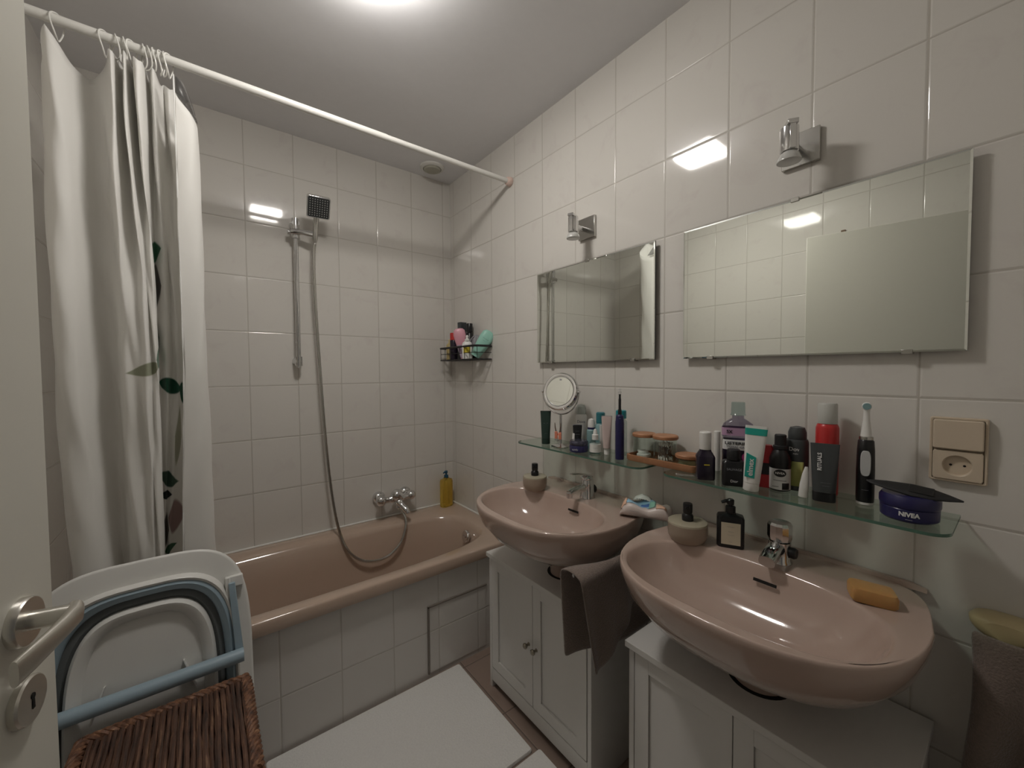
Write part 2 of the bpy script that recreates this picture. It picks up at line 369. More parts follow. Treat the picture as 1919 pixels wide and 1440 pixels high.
# ---- mixer tap
t = thing('bath_mixer_tap', 'chrome wall mounted bath mixer above the tub rim', 'tap', (-.395, 0, .618))
b_ = B()
for x in (-.075, .075):
    b_ = B(); b_.M = tr(x, 0, 0) @ rot('X', 90); b_.lathe([(.033, .001), (.034, .012), (.028, .024), (.018, .03), (.018, .055)], 28); b_.done('wall_flange', 'chrome', t)
b_ = B(); b_.tube(catmull([(-.088, -.072, 0), (-.05, -.074, -.002), (0, -.076, 0), (.05, -.074, -.002), (.088, -.072, 0)], 5), [.019] * 3 + [.017] * 4 + [.021] * 7 + [.017] * 4 + [.019] * 3, 20)
b_.sphere((-.085, -.072, 0), .0290, 14).sphere((.085, -.072, 0), .0265, 14)
b_.done('mixer_body', 'chrome', t, smooth=60)
b_ = B(); b_.sphere((.0, -.082, .018), .034, 14, sz=.95); b_.tube(catmull([(0, -.095, .03), (.008, -.13, .028), (.012, -.165, .016)], 5), [.012] * 4 + [.009] * 4 + [.007] * 3, 12)
b_.done('control_lever', 'chrome', t, smooth=60)
b_ = B(); b_.tube(catmull([(0, -.078, -.005), (.012, -.105, -.03), (.03, -.14, -.058), (.034, -.148, -.072)], 5), [.020] * 5 + [.017] * 6 + [.0145] * 5, 16); b_.tube([(.0, -.09, -.018), (.0, -.098, -.05)], .011, 14)
b_.done('spout', 'chrome', t, smooth=60)
# ---- rail
t = thing('shower_rail', 'vertical chrome slide rail on the tiled back wall', 'shower rail', (-.855, 0, 0))
B().tube([(0, -.05, 1.335), (0, -.05, 2.03)], .0105, 18).done('rail_bar', 'chrome', t)
for z in (1.365, 2.015):
    b_ = B(); b_.tube([(0, -.001, z), (0, -.012, z), (0, -.05, z), (0, -.062, z)], [.021, .019, .015, .015], 20); b_.tube([(0, -.05, z - .022), (0, -.05, z + .022)], .0165, 18); b_.done('wall_bracket', 'chrome', t)
b_ = B(); b_.tube([(0, -.05, 1.945), (0, -.05, 1.995)], .0185, 18); b_.tube([(-.02, -.06, 1.972), (.03, -.075, 1.972), (.075, -.09, 1.965)], [.015, .013, .016], 16); b_.tube([(0, -.05, 1.97), (-.034, -.05, 1.97)], .012, 14)
b_.done('slider', 'chrome', t)
# ---- hand shower
t = thing('hand_shower', 'square chrome hand shower resting in the slider of the rail', 'shower head', (-.782, -.095, 1.965))
b_ = B(); b_.tube(catmull([(0, 0, -.035), (.002, -.004, .0), (.004, -.012, .05), (.006, -.026, .095)], 4), [.009, .010, .011, .012] + [.0125] * 9, 12); b_.done('handle', 'chrome_dull', t)
b_ = B(); b_.M = tr(.008, -.052, .115) @ rot('Z', -6) @ rot('X', -52); b_.prism(rrect(.050, .050, .010), -.010, .010); b_.done('spray_head', 'chrome', t, bevel=.002)
b_ = B(); b_.M = tr(.008, -.052, .115) @ rot('Z', -6) @ rot('X', -52)
b_.prism(rrect(.045, .045, .006), -.0108, -.010); sf = b_.done('spray_face', 'grey_dk', t)
b_ = B(); b_.M = tr(.008, -.052, .115) @ rot('Z', -6) @ rot('X', -52)
for i in range(8):
    for j in range(8): b_.lathe([(.0020, -.0130), (.0026, -.0106)], 6, (-.036 + i * .0103, -.036 + j * .0103, 0))
b_.done('nozzles', mat('nozzle_grey', (.55, .56, .56), .5, var=0), sf, smooth=0)
# ---- hose
hp = catmull([(-.782, -.095, 1.925), (-.786, -.085, 1.86), (-.782, -.075, 1.667), (-.766, -.07, 1.307), (-.748, -.072, .963), (-.728, -.085, .70), (-.706, -.11, .53), (-.672, -.150, .425), (-.60, -.170, .362), (-.50, -.175, .352), (-.42, -.172, .40), (-.380, -.155, .47), (-.372, -.135, .520), (-.385, -.105, .560), (-.393, -.090, .572)], 14)
rr_ = [.0068 + .0006 * (i % 2) for i in range(len(hp))]
tag(B().tube(hp, rr_, 10).done('shower_hose', 'chrome_dull'), 'long ribbed metal shower hose looping down into the bath', 'hose')

# ---- yellow bottle
def pump(parent, z, m='black', s=1.0, stem=.018, head=.03, dirx=1, name='pump'):
    b_ = B(); b_.lathe([(.0125 * s, 0), (.013 * s, .002), (.013 * s, .016 * s), (.0105 * s, .018 * s), (.0055 * s, .0185 * s), (.0055 * s, .018 * s + stem)], 24, (0, 0, z))
    b_.lathe([(.009 * s, .018 * s + stem - .002), (.0095 * s, .018 * s + stem + .010 * s), (.007 * s, .018 * s + stem + .013 * s)], 20, (0, 0, z))
    zz = z + .018 * s + stem + .006 * s
    b_.tube([(0, 0, zz), (dirx * head * .55, -.004, zz + .001), (dirx * head, -.006, zz - .003)], [.0062 * s, .005 * s, .0038 * s], 10)
    return b_.done(name, m, parent)
t = thing('soap_bottle', 'clear bottle of golden yellow soap with a blue pump on the bath corner', 'bottle', (-.078, -.056, RIM), .2)
b_ = B(); b_.loft([[(x, y, z) for x, y in rrect(a, a * .62, a * .5)] for a, z in ((.036, .0), (.040, .004), (.040, .15), (.036, .163), (.016, .170), (.016, .176))]); b_.done('bottle', 'amber', t)
pump(t, .172, mat('petrol_blue_plastic', (.015, .075, .14), .3, var=0), 1.0, .012, .026, -1)

# ================================================================ CADDY on the right wall and its bottles
t = thing('wire_caddy', 'black metal wire basket fixed in the tiled corner above the bath', 'basket', (0, 0, 1.375))
w_ = .0026
x0, x1, y0, y1 = -.108, -.006, -.44, -.065
for nm, z in (('top_rail', .07), ('base_frame', 0.0)):
    q = [(x1, y1), (x0, y1), (x0, y0 + .02), (x0 + .012, y0), (x1, y0)]
    B().tube([(a, b, z) for a, b in q] + [(x1, y0, z)], .0058 if z else .0036, 8).tube([(x1, y0, z), (x1, y1, z)], .003, 8).done(nm, 'black', t)
b_ = B()
for k in range(8):
    y = y1 + (y0 - y1) * k / 7
    b_.tube([(x0 if k < 7 else x0 + .012, y, .07), (x0 if k < 7 else x0 + .012, y, 0), (x1, y, 0)], w_ * .7, 6)
b_.tube([(x0, y1, .035), (x0, y0 + .02, .035), (x0 + .012, y0, .035), (x1, y0, .035)], w_ * .7, 6)
for k in range(1, 4): b_.tube([(x0 + k * .025, y1, 0), (x0 + k * .025, y0, 0)], w_ * .7, 6)
b_.done('wire_grid', 'black', t)
B().box(-.006, -.001, -.30, -.20, .01, .08).done('wall_plate', 'black', t, bevel=.001)
ZC = 1.379
def cyl(name, parent, m, prof, seg=28, sx=1, sy=1, **k): return B().lathe(prof, seg, (0, 0, 0), sx, sy).done(name, m, parent, **k)
t = thing('lotion_bottle', 'pale yellow bottle at the left end of the black wire basket', 'bottle', (-.062, -.098, ZC))
cyl('body', t, mat('straw_plastic', (.50, .40, .18), .35), [(.022, 0), (.024, .004), (.024, .085), (.015, .098), (.012, .10)]); cyl('cap', t, 'yellowhook', [(.012, .10), (.012, .118), (.010, .12)])
t = thing('shampoo_bottle', 'dark bottle with a red cap in the wire basket', 'bottle', (-.07, -.153, ZC))
cyl('body', t, 'purple_dk', [(.021, 0), (.022, .004), (.022, .108), (.020, .112)]); cyl('cap', t, 'red', [(.0215, .112), (.0215, .15), (.020, .153)])
text('—', .02, 'white_print', t, (0, 0, .085), .0224)
t = thing('shower_gel_bottle', 'tall black bottle with grey cap, tallest in the wire basket', 'bottle', (-.045, -.205, ZC), .1)
b_ = B(); b_.loft([[(x, y, z) for x, y in rrect(a, a * .7, a * .4)] for a, z in ((.024, 0), (.025, .004), (.025, .15), (.022, .158))]); b_.done('body', 'grey_dk', t)
B().loft([[(x, y, z) for x, y in rrect(.022, .017, .006)] for z in (.159, .21)]).done('cap', 'grey_dk', t, bevel=.001)
t = thing('travel_bottle', 'small black capped bottle leaning behind the pink bottle', 'bottle', (-.03, -.262, ZC))
cyl('body', t, 'black', [(.018, 0), (.018, .14), (.012, .15)]); b_ = B(); b_.lathe([(.016, .151), (.017, .155), (.017, .197), (.015, .20)], 20); b_.done('cap', 'black', t)
t = thing('conditioner_bottle', 'pink and lilac bottle upside down in the wire basket', 'bottle', (-.075, -.266, ZC), face_cam(-.07, -.25)); t.rotation_euler = (math.radians(4), math.radians(-8), face_cam(-.07, -.25))
b_ = B(); b_.loft([[(x, y, z) for x, y in superell(a, a * .55, 2.4, 28)] for a, z in ((.012, .0), (.014, .02), (.020, .05), (.030, .10), (.034, .135), (.031, .158), (.020, .168), (.006, .171))]); b_.done('body', 'pink', t)
b_ = B(); b_.loft([[(x, y - .0006, z) for x, y in superell(a, a * .57, 2.4, 28)] for a, z in ((.0135, .010), (.0168, .03), (.0205, .05), (.0255, .08))]); b_.done('lilac_label', mat('lilac_print', (.55, .45, .58), .4), t)
t = thing('shower_puff', 'sheer grey round shower puff behind the white pump bottle', 'shower puff', (-.032, -.335, ZC + .085))
b_ = B()
for k in range(9):
    a = PI * k / 9; c_, s_ = math.cos(a), math.sin(a)
    b_.tube([(.026 * math.cos(q) * c_ + random.uniform(-.002, .002), .046 * math.cos(q) * s_ + .02 * math.cos(q) * (1 - s_), .043 * math.sin(q)) for q in [2 * PI * j / 24 for j in range(24)]], .003, 6, closed=True)
b_.sphere((0, 0, 0), .036, 12, sx=.65)
b_.done('puff', 'pufm', t)
t = thing('baby_oil_bottle', 'white bottle with yellow label and nozzle cap in the wire basket', 'bottle', (-.085, -.325, ZC), face_cam(-.08, -.32))
b_ = B(); b_.loft([[(x, y, z) for x, y in superell(a, a * .6, 3, 28)] for a, z in ((.027, 0), (.028, .004), (.028, .075), (.024, .088), (.014, .094), (.012, .097))]); b_.done('body', 'whitepl', t)
cyl('nozzle', t, 'whitepl', [(.013, .095), (.014, .104), (.006, .110), (.008, .122), (.003, .128)])
B().box(-.020, .016, -.0176, -.0168, .03, .07).done('label', 'yellowp', t); text('——', .009, 'black_print', t, (-.001, -.0178, .055)); text('—', .008, 'black_print', t, (-.001, -.0178, .043))
t = thing('body_wash_bottle', 'mint green bottle tilted to the right in the wire basket', 'bottle', (-.075, -.383, ZC + .012), face_cam(-.07, -.4)); t.rotation_euler = (0, math.radians(33), face_cam(-.07, -.4)); t.scale = (1.2, 1.2, 1.08)
b_ = B(); b_.loft([[(x, y, z) for x, y in superell(a, a * .55, 2.6, 28)] for a, z in ((.018, .0), (.022, .01), (.028, .06), (.031, .105), (.029, .130), (.020, .142), (.008, .145))]); b_.done('body', 'mint', t)
text('———', .010, 'green_dk', t, (0, -.0178, .10)); text('——', .008, 'green_dk', t, (0, -.0175, .088))

# ================================================================ CURTAIN ROD, RINGS, CURTAIN
t = thing('shower_curtain_rod', 'long white shower curtain rod spanning wall to wall above the bath', 'curtain rod', (0, -.61, 2.238))
B().tube([(XL + .002, 0, 0), (-.62, 0, 0)], .0125, 20).tube([(-.62, 0, 0), (-.012, 0, 0)], .0115, 20).done('pole', 'rodm', t)
for x, s_ in ((-.002, -1), (XL + .002, 1)):
    b_ = B(); b_.M = tr(x, 0, 0) @ rot('Y', 90 * s_); b_.lathe([(.022, 0), (.022, .010), (.019, .020), (.015, .024)], 28); b_.done('end_cap', mat('blush_plastic', (.72, .55, .48), .4) if s_ < 0 else 'rodm', t)
RX = [-1.495, -1.407, -1.386, -1.369, -1.353, -1.329, -1.321, -1.307, -1.291, -1.282, -1.273]
ring0 = None
for i, x in enumerate(RX):
    if ring0 is None:
        b_ = B(); b_.tube([(.004 * math.sin(2 * q), .021 * math.cos(q) * 1.0, -.018 + .034 * math.sin(q)) for q in [2 * PI * j / 28 for j in range(28)]], .0018, 8, closed=True)
        ring0 = o = b_.done('curtain_ring', 'rodm')
    else:
        o = ring0.copy(); COL.objects.link(o)
    o.location = (x, -.61, 2.238); o.rotation_euler = (0, 0, math.radians(random.uniform(-30, 30)))
    tag(o, 'white plastic curtain ring hooked over the rod, leftmost and apart from the others' if i == 0 else 'white plastic curtain ring in the bunch above the gathered curtain', 'curtain ring', None if i == 0 else 'bunched curtain rings')

# control paths (x, y) of the cloth in plan, at top / middle / bottom; same number of points
TOPP = [(-1.535, -.56), (-1.528, -.60), (-1.508, -.645), (-1.488, -.64), (-1.470, -.60), (-1.445, -.575), (-1.42, -.58), (-1.405, -.61), (-1.392, -.655), (-1.384, -.60), (-1.372, -.575), (-1.368, -.655), (-1.358, -.60), (-1.350, -.575), (-1.344, -.65), (-1.334, -.655), (-1.324, -.575), (-1.318, -.57), (-1.308, -.62), (-1.298, -.58), (-1.288, -.55), (-1.276, -.57), (-1.262, -.55), (-1.230, -.53), (-1.212, -.57), (-1.212, -.625), (-1.228, -.655), (-1.262, -.665)]
MIDP = [(-1.535, -.55), (-1.530, -.60), (-1.508, -.655), (-1.478, -.655), (-1.455, -.60), (-1.430, -.57), (-1.41, -.58), (-1.398, -.62), (-1.388, -.655), (-1.372, -.66), (-1.352, -.66), (-1.340, -.675), (-1.332, -.66), (-1.324, -.67), (-1.317, -.66), (-1.320, -.62), (-1.325, -.585), (-1.318, -.575), (-1.300, -.60), (-1.290, -.585), (-1.278, -.60), (-1.268, -.585), (-1.252, -.56), (-1.225, -.55), (-1.208, -.57), (-1.207, -.625), (-1.222, -.65), (-1.262, -.662)]
BOTP = [(-1.525, -.50), (-1.515, -.55), (-1.495, -.60), (-1.458, -.615), (-1.428, -.605), (-1.418, -.56), (-1.412, -.55), (-1.404, -.58), (-1.392, -.61), (-1.376, -.62), (-1.36, -.612), (-1.35, -.62), (-1.342, -.612), (-1.335, -.618), (-1.330, -.61), (-1.330, -.56), (-1.338, -.51), (-1.345, -.50), (-1.35, -.51), (-1.345, -.49), (-1.335, -.50), (-1.325, -.49), (-1.29, -.48), (-1.235, -.50), (-1.195, -.52), (-1.205, -.57), (-1.235, -.60), (-1.288, -.615)]
nsub = 8
tp, mp_, bp_ = [catmull([(a, b, 0) for a, b in P], nsub) for P in (TOPP, MIDP, BOTP)]
nu = len(tp); NZ = 60
bm = bmesh.new(); uvl = bm.loops.layers.uv.new('UV'); grid = []
for i in range(nu):
    u = i / (nu - 1); k = u * (len(TOPP) - 1)
    ztop = 2.190
    if k < 2: ztop = 2.195 - .03 * abs(k - 2)
    elif k < 7.5: ztop = 2.195 - .065 * math.sin(PI * min(1, max(0, (k - 2) / 5.5)))
    elif k < 22: ztop = 2.192 + .008 * math.sin(k * 2.9) - .0008 * (k - 8)
    else: ztop = 2.18 - .115 * math.sin(PI * (k - 22) / 6.0) if k < 28 else 2.18
    zbot = .46 + .012 * math.sin(k * 1.3)
    row = []
    for j in range(NZ + 1):
        f = j / NZ; z = ztop + (zbot - ztop) * f
        h_ = max(0, min(1, (z - .46) / (2.19 - .46)))
        if h_ > .5: a = (h_ - .5) / .5; a = a * a * (3 - 2 * a) ; P = mp_[i].lerp(tp[i], a)
        else: a = h_ / .5; P = bp_[i].lerp(mp_[i], a * a * (3 - 2 * a) * .4 + a * .6)
        wob = .0035 * math.sin(z * 9 + k * 1.7) + .002 * math.sin(z * 23 + k * 3.1)
        row.append((bm.verts.new((P.x + wob * .5, P.y + wob, z)), (k / 27.0, z)))
    grid.append(row)
for i in range(nu - 1):
    for j in range(NZ):
        q = [grid[i][j], grid[i + 1][j], grid[i + 1][j + 1], grid[i][j + 1]]
        fc = bm.faces.new([v for v, _ in q]); fc.smooth = True
        for lp, (_, uv) in zip(fc.loops, q): lp[uvl].uv = uv
me = bpy.data.meshes.new('shower_curtain'); bm.to_mesh(me); bm.free()
cur = bpy.data.objects.new('shower_curtain', me); COL.objects.link(cur)
sm = cur.modifiers.new('solid', 'SOLIDIFY'); sm.thickness = .0008
tag(cur, 'white fabric shower curtain with green leaf print, gathered at the left end of the bath', 'shower curtain')
# cloth material with printed leaves
cm = bpy.data.materials.new('curtain_cloth'); cm.use_nodes = True; nt = cm.node_tree; Nn = nt.nodes; Ln = nt.links; pb = Nn['Principled BSDF']
uvn = Nn.new('ShaderNodeUVMap'); uvn.uv_map = 'UV'; sep = Nn.new('ShaderNodeSeparateXYZ'); Ln.new(uvn.outputs[0], sep.inputs[0])
def mth(op, a, b=None):
    n = Nn.new('ShaderNodeMath'); n.operation = op
    for i, v in enumerate((a, b)):
        if v is None: continue
        if isinstance(v, (int, float)): n.inputs[i].default_value = v
        else: Ln.new(v, n.inputs[i])
    return n.outputs[0]
colr = (0.94, 0.93, 0.90, 1); prev = None
# (k centre, z centre, half k, half z, shear, colour)
LEAVES = [(16.4, 1.675, 1.4, .035, .01, (.06, .22, .12)), (16.6, 1.575, 1.0, .075, .0, (.20, .19, .17)), (16.2, 1.42, 1.0, .05, .0, (.12, .20, .13)),
          (11.5, 1.325, 3.5, .020, .012, (.42, .44, .32)), (14.8, 1.36, 1.2, .035, .01, (.14, .26, .17)),
          (18.6, 1.275, 2.4, .026, -.012, (.03, .15, .09)), (21.3, 1.25, 1.0, .036, -.02, (.02, .12, .07)), (20.5, 1.12, .6, .10, 0, (.55, .55, .45)),
          (18.8, .985, 2.4, .028, -.014, (.09, .17, .12)), (18.5, .935, 1.6, .016, 0, (.03, .045, .045)), (20.8, .86, 1.2, .06, 0, (.46, .33, .32)), (18.8, .82, 1.2, .06, 0, (.30, .28, .26)), (20.0, .755, 1.4, .018, .012, (.08, .20, .12))]
for kc, zc, hk, hz, shr, cl in LEAVES:
    du = mth('SUBTRACT', sep.outputs[0], kc / 27.0); a = mth('DIVIDE', du, hk / 27.0)
    dz = mth('SUBTRACT', mth('SUBTRACT', sep.outputs[1], zc), mth('MULTIPLY', a, shr)); b = mth('DIVIDE', dz, hz)
    d2 = mth('ADD', mth('MULTIPLY', a, a), mth('ABSOLUTE', b))
    mr = Nn.new('ShaderNodeMapRange'); mr.inputs[1].default_value = 1.0; mr.inputs[2].default_value = .82; Ln.new(d2, mr.inputs[0])
    mx = Nn.new('ShaderNodeMix'); mx.data_type = 'RGBA'; Ln.new(mr.outputs[0], mx.inputs[0])
    if prev is None: mx.inputs[6].default_value = colr
    else: Ln.new(prev, mx.inputs[6])
    mx.inputs[7].default_value = (*cl, 1); prev = mx.outputs[2]
Ln.new(prev, pb.inputs['Base Color']); pb.inputs['Roughness'].default_value = .7; pb.inputs['Sheen Weight'].default_value = .2
trn = Nn.new('ShaderNodeBsdfTranslucent'); Ln.new(prev, trn.inputs[0]); ms = Nn.new('ShaderNodeMixShader'); ms.inputs[0].default_value = .38
Ln.new(pb.outputs[0], ms.inputs[1]); Ln.new(trn.outputs[0], ms.inputs[2]); Ln.new(ms.outputs[0], Nn['Material Output'].inputs[0])
nz = Nn.new('ShaderNodeTexNoise'); nz.inputs['Scale'].default_value = 16; tcn = Nn.new('ShaderNodeTexCoord'); mpn = Nn.new('ShaderNodeMapping'); mpn.inputs['Scale'].default_value = (1, 1, .35); Ln.new(tcn.outputs['Object'], mpn.inputs[0]); Ln.new(mpn.outputs[0], nz.inputs['Vector'])
bp2 = Nn.new('ShaderNodeBump'); bp2.inputs['Strength'].default_value = .25; bp2.inputs['Distance'].default_value = .02; Ln.new(nz.outputs['Fac'], bp2.inputs['Height']); Ln.new(bp2.outputs[0], pb.inputs['Normal'])
me.materials.append(cm)
# sheer top corner of the folded-over flap
b_ = B(); r1 = []; r2 = []
for k in range(9):
    f = k / 8; r1.append((-1.258 + .048 * f, -.658 + .06 * f * f, 2.125 - .045 * math.sin(PI * .5 * f))); r2.append((-1.258 + .048 * f, -.658 + .06 * f * f, 2.17 - .092 * f ** 2.2))
b_.loft([r1, r2], False, False, closed=False); b_.done('sheer_corner', glassmat('sheer_cloth', (.68, .68, .68), rough=.4), cur, solid=.0006)
b_ = B(); b_.tube([Vector((tp[-1].x, tp[-1].y - .001, 0)).lerp(Vector((mp_[-1].x, mp_[-1].y - .001, 0)), min(1, f * 2)) + Vector((0, 0, 2.17 - 1.70 * f)) + (Vector((bp_[-1].x - mp_[-1].x, bp_[-1].y - mp_[-1].y, 0)) * max(0, f * 2 - 1)) for f in [q / 40 for q in range(41)]], [.0016 + .0008 * math.sin(q * 1.9) for q in range(41)], 6)
b_.done('hem', 'cotton', cur)

# ================================================================ MIRRORS
def wall_mirror(yc, zc, label):
    t = thing('wall_mirror', label, 'mirror', (0, yc, zc), 0, 'frameless wall mirrors')
    B().box(-.020, -.015, -.2955, .2955, -.197, .197).done('glass_back', 'grey_dk', t)
    b_ = B(); a, h = .2955, .197; e = .004
    b_.loft([[(-.0202, -a, -h), (-.0202, a, -h), (-.0202, a, h), (-.0202, -a, h)], [(-.0212, -a + e, -h + e), (-.0212, a - e, -h + e), (-.0212, a - e, h - e), (-.0212, -a + e, h - e)]], True, True)
    b_.done('mirror_face', 'mirror', t, smooth=0)
    for y, z, s_ in ((.21, -.197, -1), (-.21, -.197, -1), (0, .197, 1)):
        b_ = B(); b_.box(-.0245, -.001, y - .009, y + .009, z - .004 if s_ < 0 else z - .006, z + .006 if s_ < 0 else z + .004); b_.done('clip', 'chrome_dull', t, bevel=.0008)
wall_mirror(-1.121, 1.545, 'frameless rectangular wall mirror above the washbasin nearer the bath')
wall_mirror(-1.812, 1.545, 'frameless rectangular wall mirror above the washbasin beside the switch plate')

# ================================================================ WALL SPOTS
def spot(y, z, label, turn):
    t = thing('wall_spotlight', label, 'lamp', (0, y, z), 0, 'chrome wall spotlights')
    B().box(-.012, -.001, -.041, .041, -.041, .041).done('wall_plate', 'chrome_dull', t, bevel=.001)
    B().tube([(-.012, 0, -.008), (-.075, 0, -.008)], .009, 16).done('arm', 'chrome', t)
    hd = bpy.data.objects.new('lamp_head', None); 
    b_ = B(); b_.M = tr(-.085, 0, -.002) @ rot('Z', turn)
    b_.lathe([(.019, -.030), (.0195, -.028), (.0195, .026), (.018, .028)], 28); b_.box(-.026, .02, -.011, .011, .026, .036); b_.box(-.024, -.019, -.006, .006, -.03, .030)
    h_ = b_.done('lamp_head', 'chrome', t, bevel=.0006)
    b_ = B(); b_.M = tr(-.085, 0, -.002) @ rot('Z', turn); b_.lathe([(.014, -.030), (.020, -.036), (.0255, -.050), (.0255, -.053), (.021, -.054), (.002, -.050)], 28); b_.done('bulb', 'bulb', h_)
spot(-1.108, 1.872, 'unlit chrome spotlight on a square plate above the mirror nearer the bath', 20)
spot(-1.818, 1.868, 'unlit chrome spotlight on a square plate above the mirror beside the switch plate', 35)

# ================================================================ GLASS SHELVES
SZ = 1.015
def shelf(y0, y1, label):
    t = thing('glass_shelf', label, 'shelf', (0, 0, SZ), 0, 'glass wall shelves')
    yc = (y0 + y1) / 2; a = abs(y1 - y0) / 2; d = .180; r = .035
    pts = [(-.006, yc + a), (-.006, yc - a)]
    for k in range(9):
        q = math.radians(270 - 90 * k / 8); pts.append((-d + r + r * math.cos(q), yc - a + r + r * math.sin(q)))
    for k in range(9):
        q = math.radians(180 - 90 * k / 8); pts.append((-d + r + r * math.cos(q), yc + a - r + r * math.sin(q)))
    b_ = B(); b_.loft([[(x, y, -.006) for x, y in pts], [(x, y, 0) for x, y in pts]]); g = b_.done('glass_panel', 'shelfglass', t, smooth=0)
    b_ = B(); b_.loft([[(x, y, -.0062) for x, y in pts[1:]] , [(x * 1.001 - .0002, y, -.0062) for x, y in pts[1:]], [(x * 1.001 - .0002, y, -.0002) for x, y in pts[1:]], [(x, y, -.0002) for x, y in pts[1:]]], False, False, closed=False)
    b_.done('glass_edge', 'glass_edge', g, smooth=0)
    for y in (yc - a * .72, yc + a * .72):
        b_ = B(); b_.M = tr(-.001, y, -.003) @ rot('Y', -90); b_.lathe([(.011, 0), (.011, .018), (.009, .022)], 20); b_.done('shelf_clamp', 'chrome', t)
shelf(-.86, -1.468, 'clear glass wall shelf with green edge above the washbasin nearer the bath')
shelf(-1.535, -2.105, 'clear glass wall shelf with green edge above the near washbasin, holding the blue tin')

# ================================================================ WASHBASINS
def basin(yc, label, gl):
    t = thing('washbasin', label, 'washbasin', (0, yc, 0), 0, gl)
    n = 72
    def out(s, z, dx=0, hw=.292, dep=.482):
        pts = []
        cx = -.20
        for i in range(n):
            a = 2 * PI * i / n; c, s_ = math.cos(a), math.sin(a)
            if c >= 0: x = cx + .2 * (abs(c) ** (2 / 5.0)); y = hw * math.copysign(abs(s_) ** (2 / 5.0), s_) * (1 - .10 * (x - cx) / .2)
            else: x = cx - (dep - .2) * (abs(c) ** (2 / 2.5)); y = hw * math.copysign(abs(s_) ** (2 / 2.5), s_)
            pts.append((min(-.002, x * s + (1 - s) * -.14 + dx), y * s, z))
        return pts
    def inn(s, z, dx=0):
        pts = []
        for i in range(n):
            a = 2 * PI * i / n; c, s_ = math.cos(a), math.sin(a)
            pts.append((-.305 + .143 * s * math.copysign(abs(c) ** (2 / 2.5), c) + dx, .243 * s * math.copysign(abs(s_) ** (2 / 2.5), s_), z))
        return pts
    b_ = B()
    b_.loft([out(.25, .655), out(.42, .660), out(.66, .685), out(.84, .725), out(.945, .770), out(.985, .805), out(1.0, .826), out(1.0, .834), out(.997, .8385), out(.991, .8405), out(.986, .8405),
             inn(1.075, .8405), inn(1.06, .8405), inn(1.035, .839), inn(1.02, .835), inn(.99, .820), inn(.92, .788), inn(.80, .757), inn(.62, .735, .005), inn(.40, .722, .008), inn(.14, .716, .01)], cap0=True, cap1=True)
    b_.loft([[(-.002, y, z) , (-.013, y, z)] if 0 else [(-.002, y, .836), (-.016, y, .836), (-.013, y, z), (-.002, y, z)] for y, z in ((-.262, .8412), (-.235, .8475), (.235, .8475), (.262, .8412))])
    bo = b_.done('basin_bowl', 'taupe', t, smooth=70)
    b_ = B(); b_.lathe([(.001, .7195), (.016, .7195), (.021, .7185), (.023, .7165), (.023, .714)], 32, (-.297, 0, 0)); b_.done('drain', 'chrome', t)
    b_ = B(); b_.M = tr(-.1755, 0, .806) @ rot('Y', 22) ; b_.M = tr(-.1768, -.012 if yc < -1.5 else -.045, .808) @ rot('Y', 20)
    b_.prism(superell(.0012, .025, 6, 24), -.0035, .0035); b_.done('overflow_slot', 'void', t, smooth=0)
    b_ = B(); b_.lathe([(.075, .668), (.062, .64), (.058, .60), (.057, .562)], 32, (-.17, 0, 0)); b_.done('waste_cover', 'taupe', t)
    return t
basin(-1.148, 'taupe ceramic washbasin nearer the bath, wipes packet on its edge', 'taupe washbasins')
basin(-1.800, 'taupe ceramic washbasin with an amber soap bar, nearest the viewer', 'taupe washbasins')

# ---- taps
t = thing('basin_tap', 'chrome tap with a thin flat lever handle on the washbasin nearer the bath', 'tap', (-.100, -1.192, .8405))
b_ = B(); b_.loft([[(x, y, z) for x, y in superell(a, a * .95, 2.6, 28)] for a, z in ((.027, 0), (.027, .004), (.0245, .01), (.0225, .045), (.0215, .068), (.019, .074))]); b_.done('tap_body', 'chrome', t)
b_ = B(); rg = []
for x, z, hz in ((0, .038, .020), (-.03, .042, .013), (-.06, .042, .010), (-.085, .038, .009), (-.098, .034, .009)):
    rg.append([(x, y, z + w) for y, w in superell(.0115, hz, 3, 20)])
b_.loft(rg); b_.tube([(-.094, 0, .036), (-.094, 0, .018)], [.0115, .0105], 18); b_.done('spout', 'chrome', t)
b_ = B(); b_.sphere((-.004, 0, .074), .0215, 10, sz=.55); rg = []
for x, z, hw_, hz in ((.018, .078, .012, .004), (-.02, .090, .0125, .0045), (-.055, .098, .011, .003), (-.085, .1015, .0095, .002)): rg.append([(x, y, z + w) for y, w in superell(hw_, hz, 2.5, 16)])
b_.loft(rg); b_.done('lever', 'chrome', t)
b_ = B(); b_.M = tr(.018, -.004, .03) @ rot('Y', 90); b_.lathe([(.016, 0), (.016, .012), (.012, .014)], 20); b_.done('back_knob', 'black', t)
t = thing('basin_tap', 'chrome tap with a squat round knob handle on the washbasin nearest the viewer', 'tap', (-.105, -1.818, .8405))
b_ = B(); b_.loft([[(x, y, z) for x, y in superell(a, a, 2.4, 28)] for a, z in ((.027, 0), (.027, .004), (.0245, .009), (.0235, .04), (.0235, .052))]); b_.done('tap_body', 'chrome', t)
b_ = B(); rg = []
for x, z, hz in ((0, .034, .019), (-.03, .036, .017), (-.058, .031, .015), (-.080, .022, .012)): rg.append([(x, y, z + w) for y, w in superell(.0175, hz, 2.6, 24)])
b_.loft(rg); b_.done('spout', 'chrome', t)
b_ = B(); b_.lathe([(.022, .053), (.0245, .056), (.0265, .064), (.0265, .092), (.023, .098), (.018, .0965), (.009, .0945), (.001, .0945)], 12); b_.done('knob_handle', 'chrome', t, smooth=25)
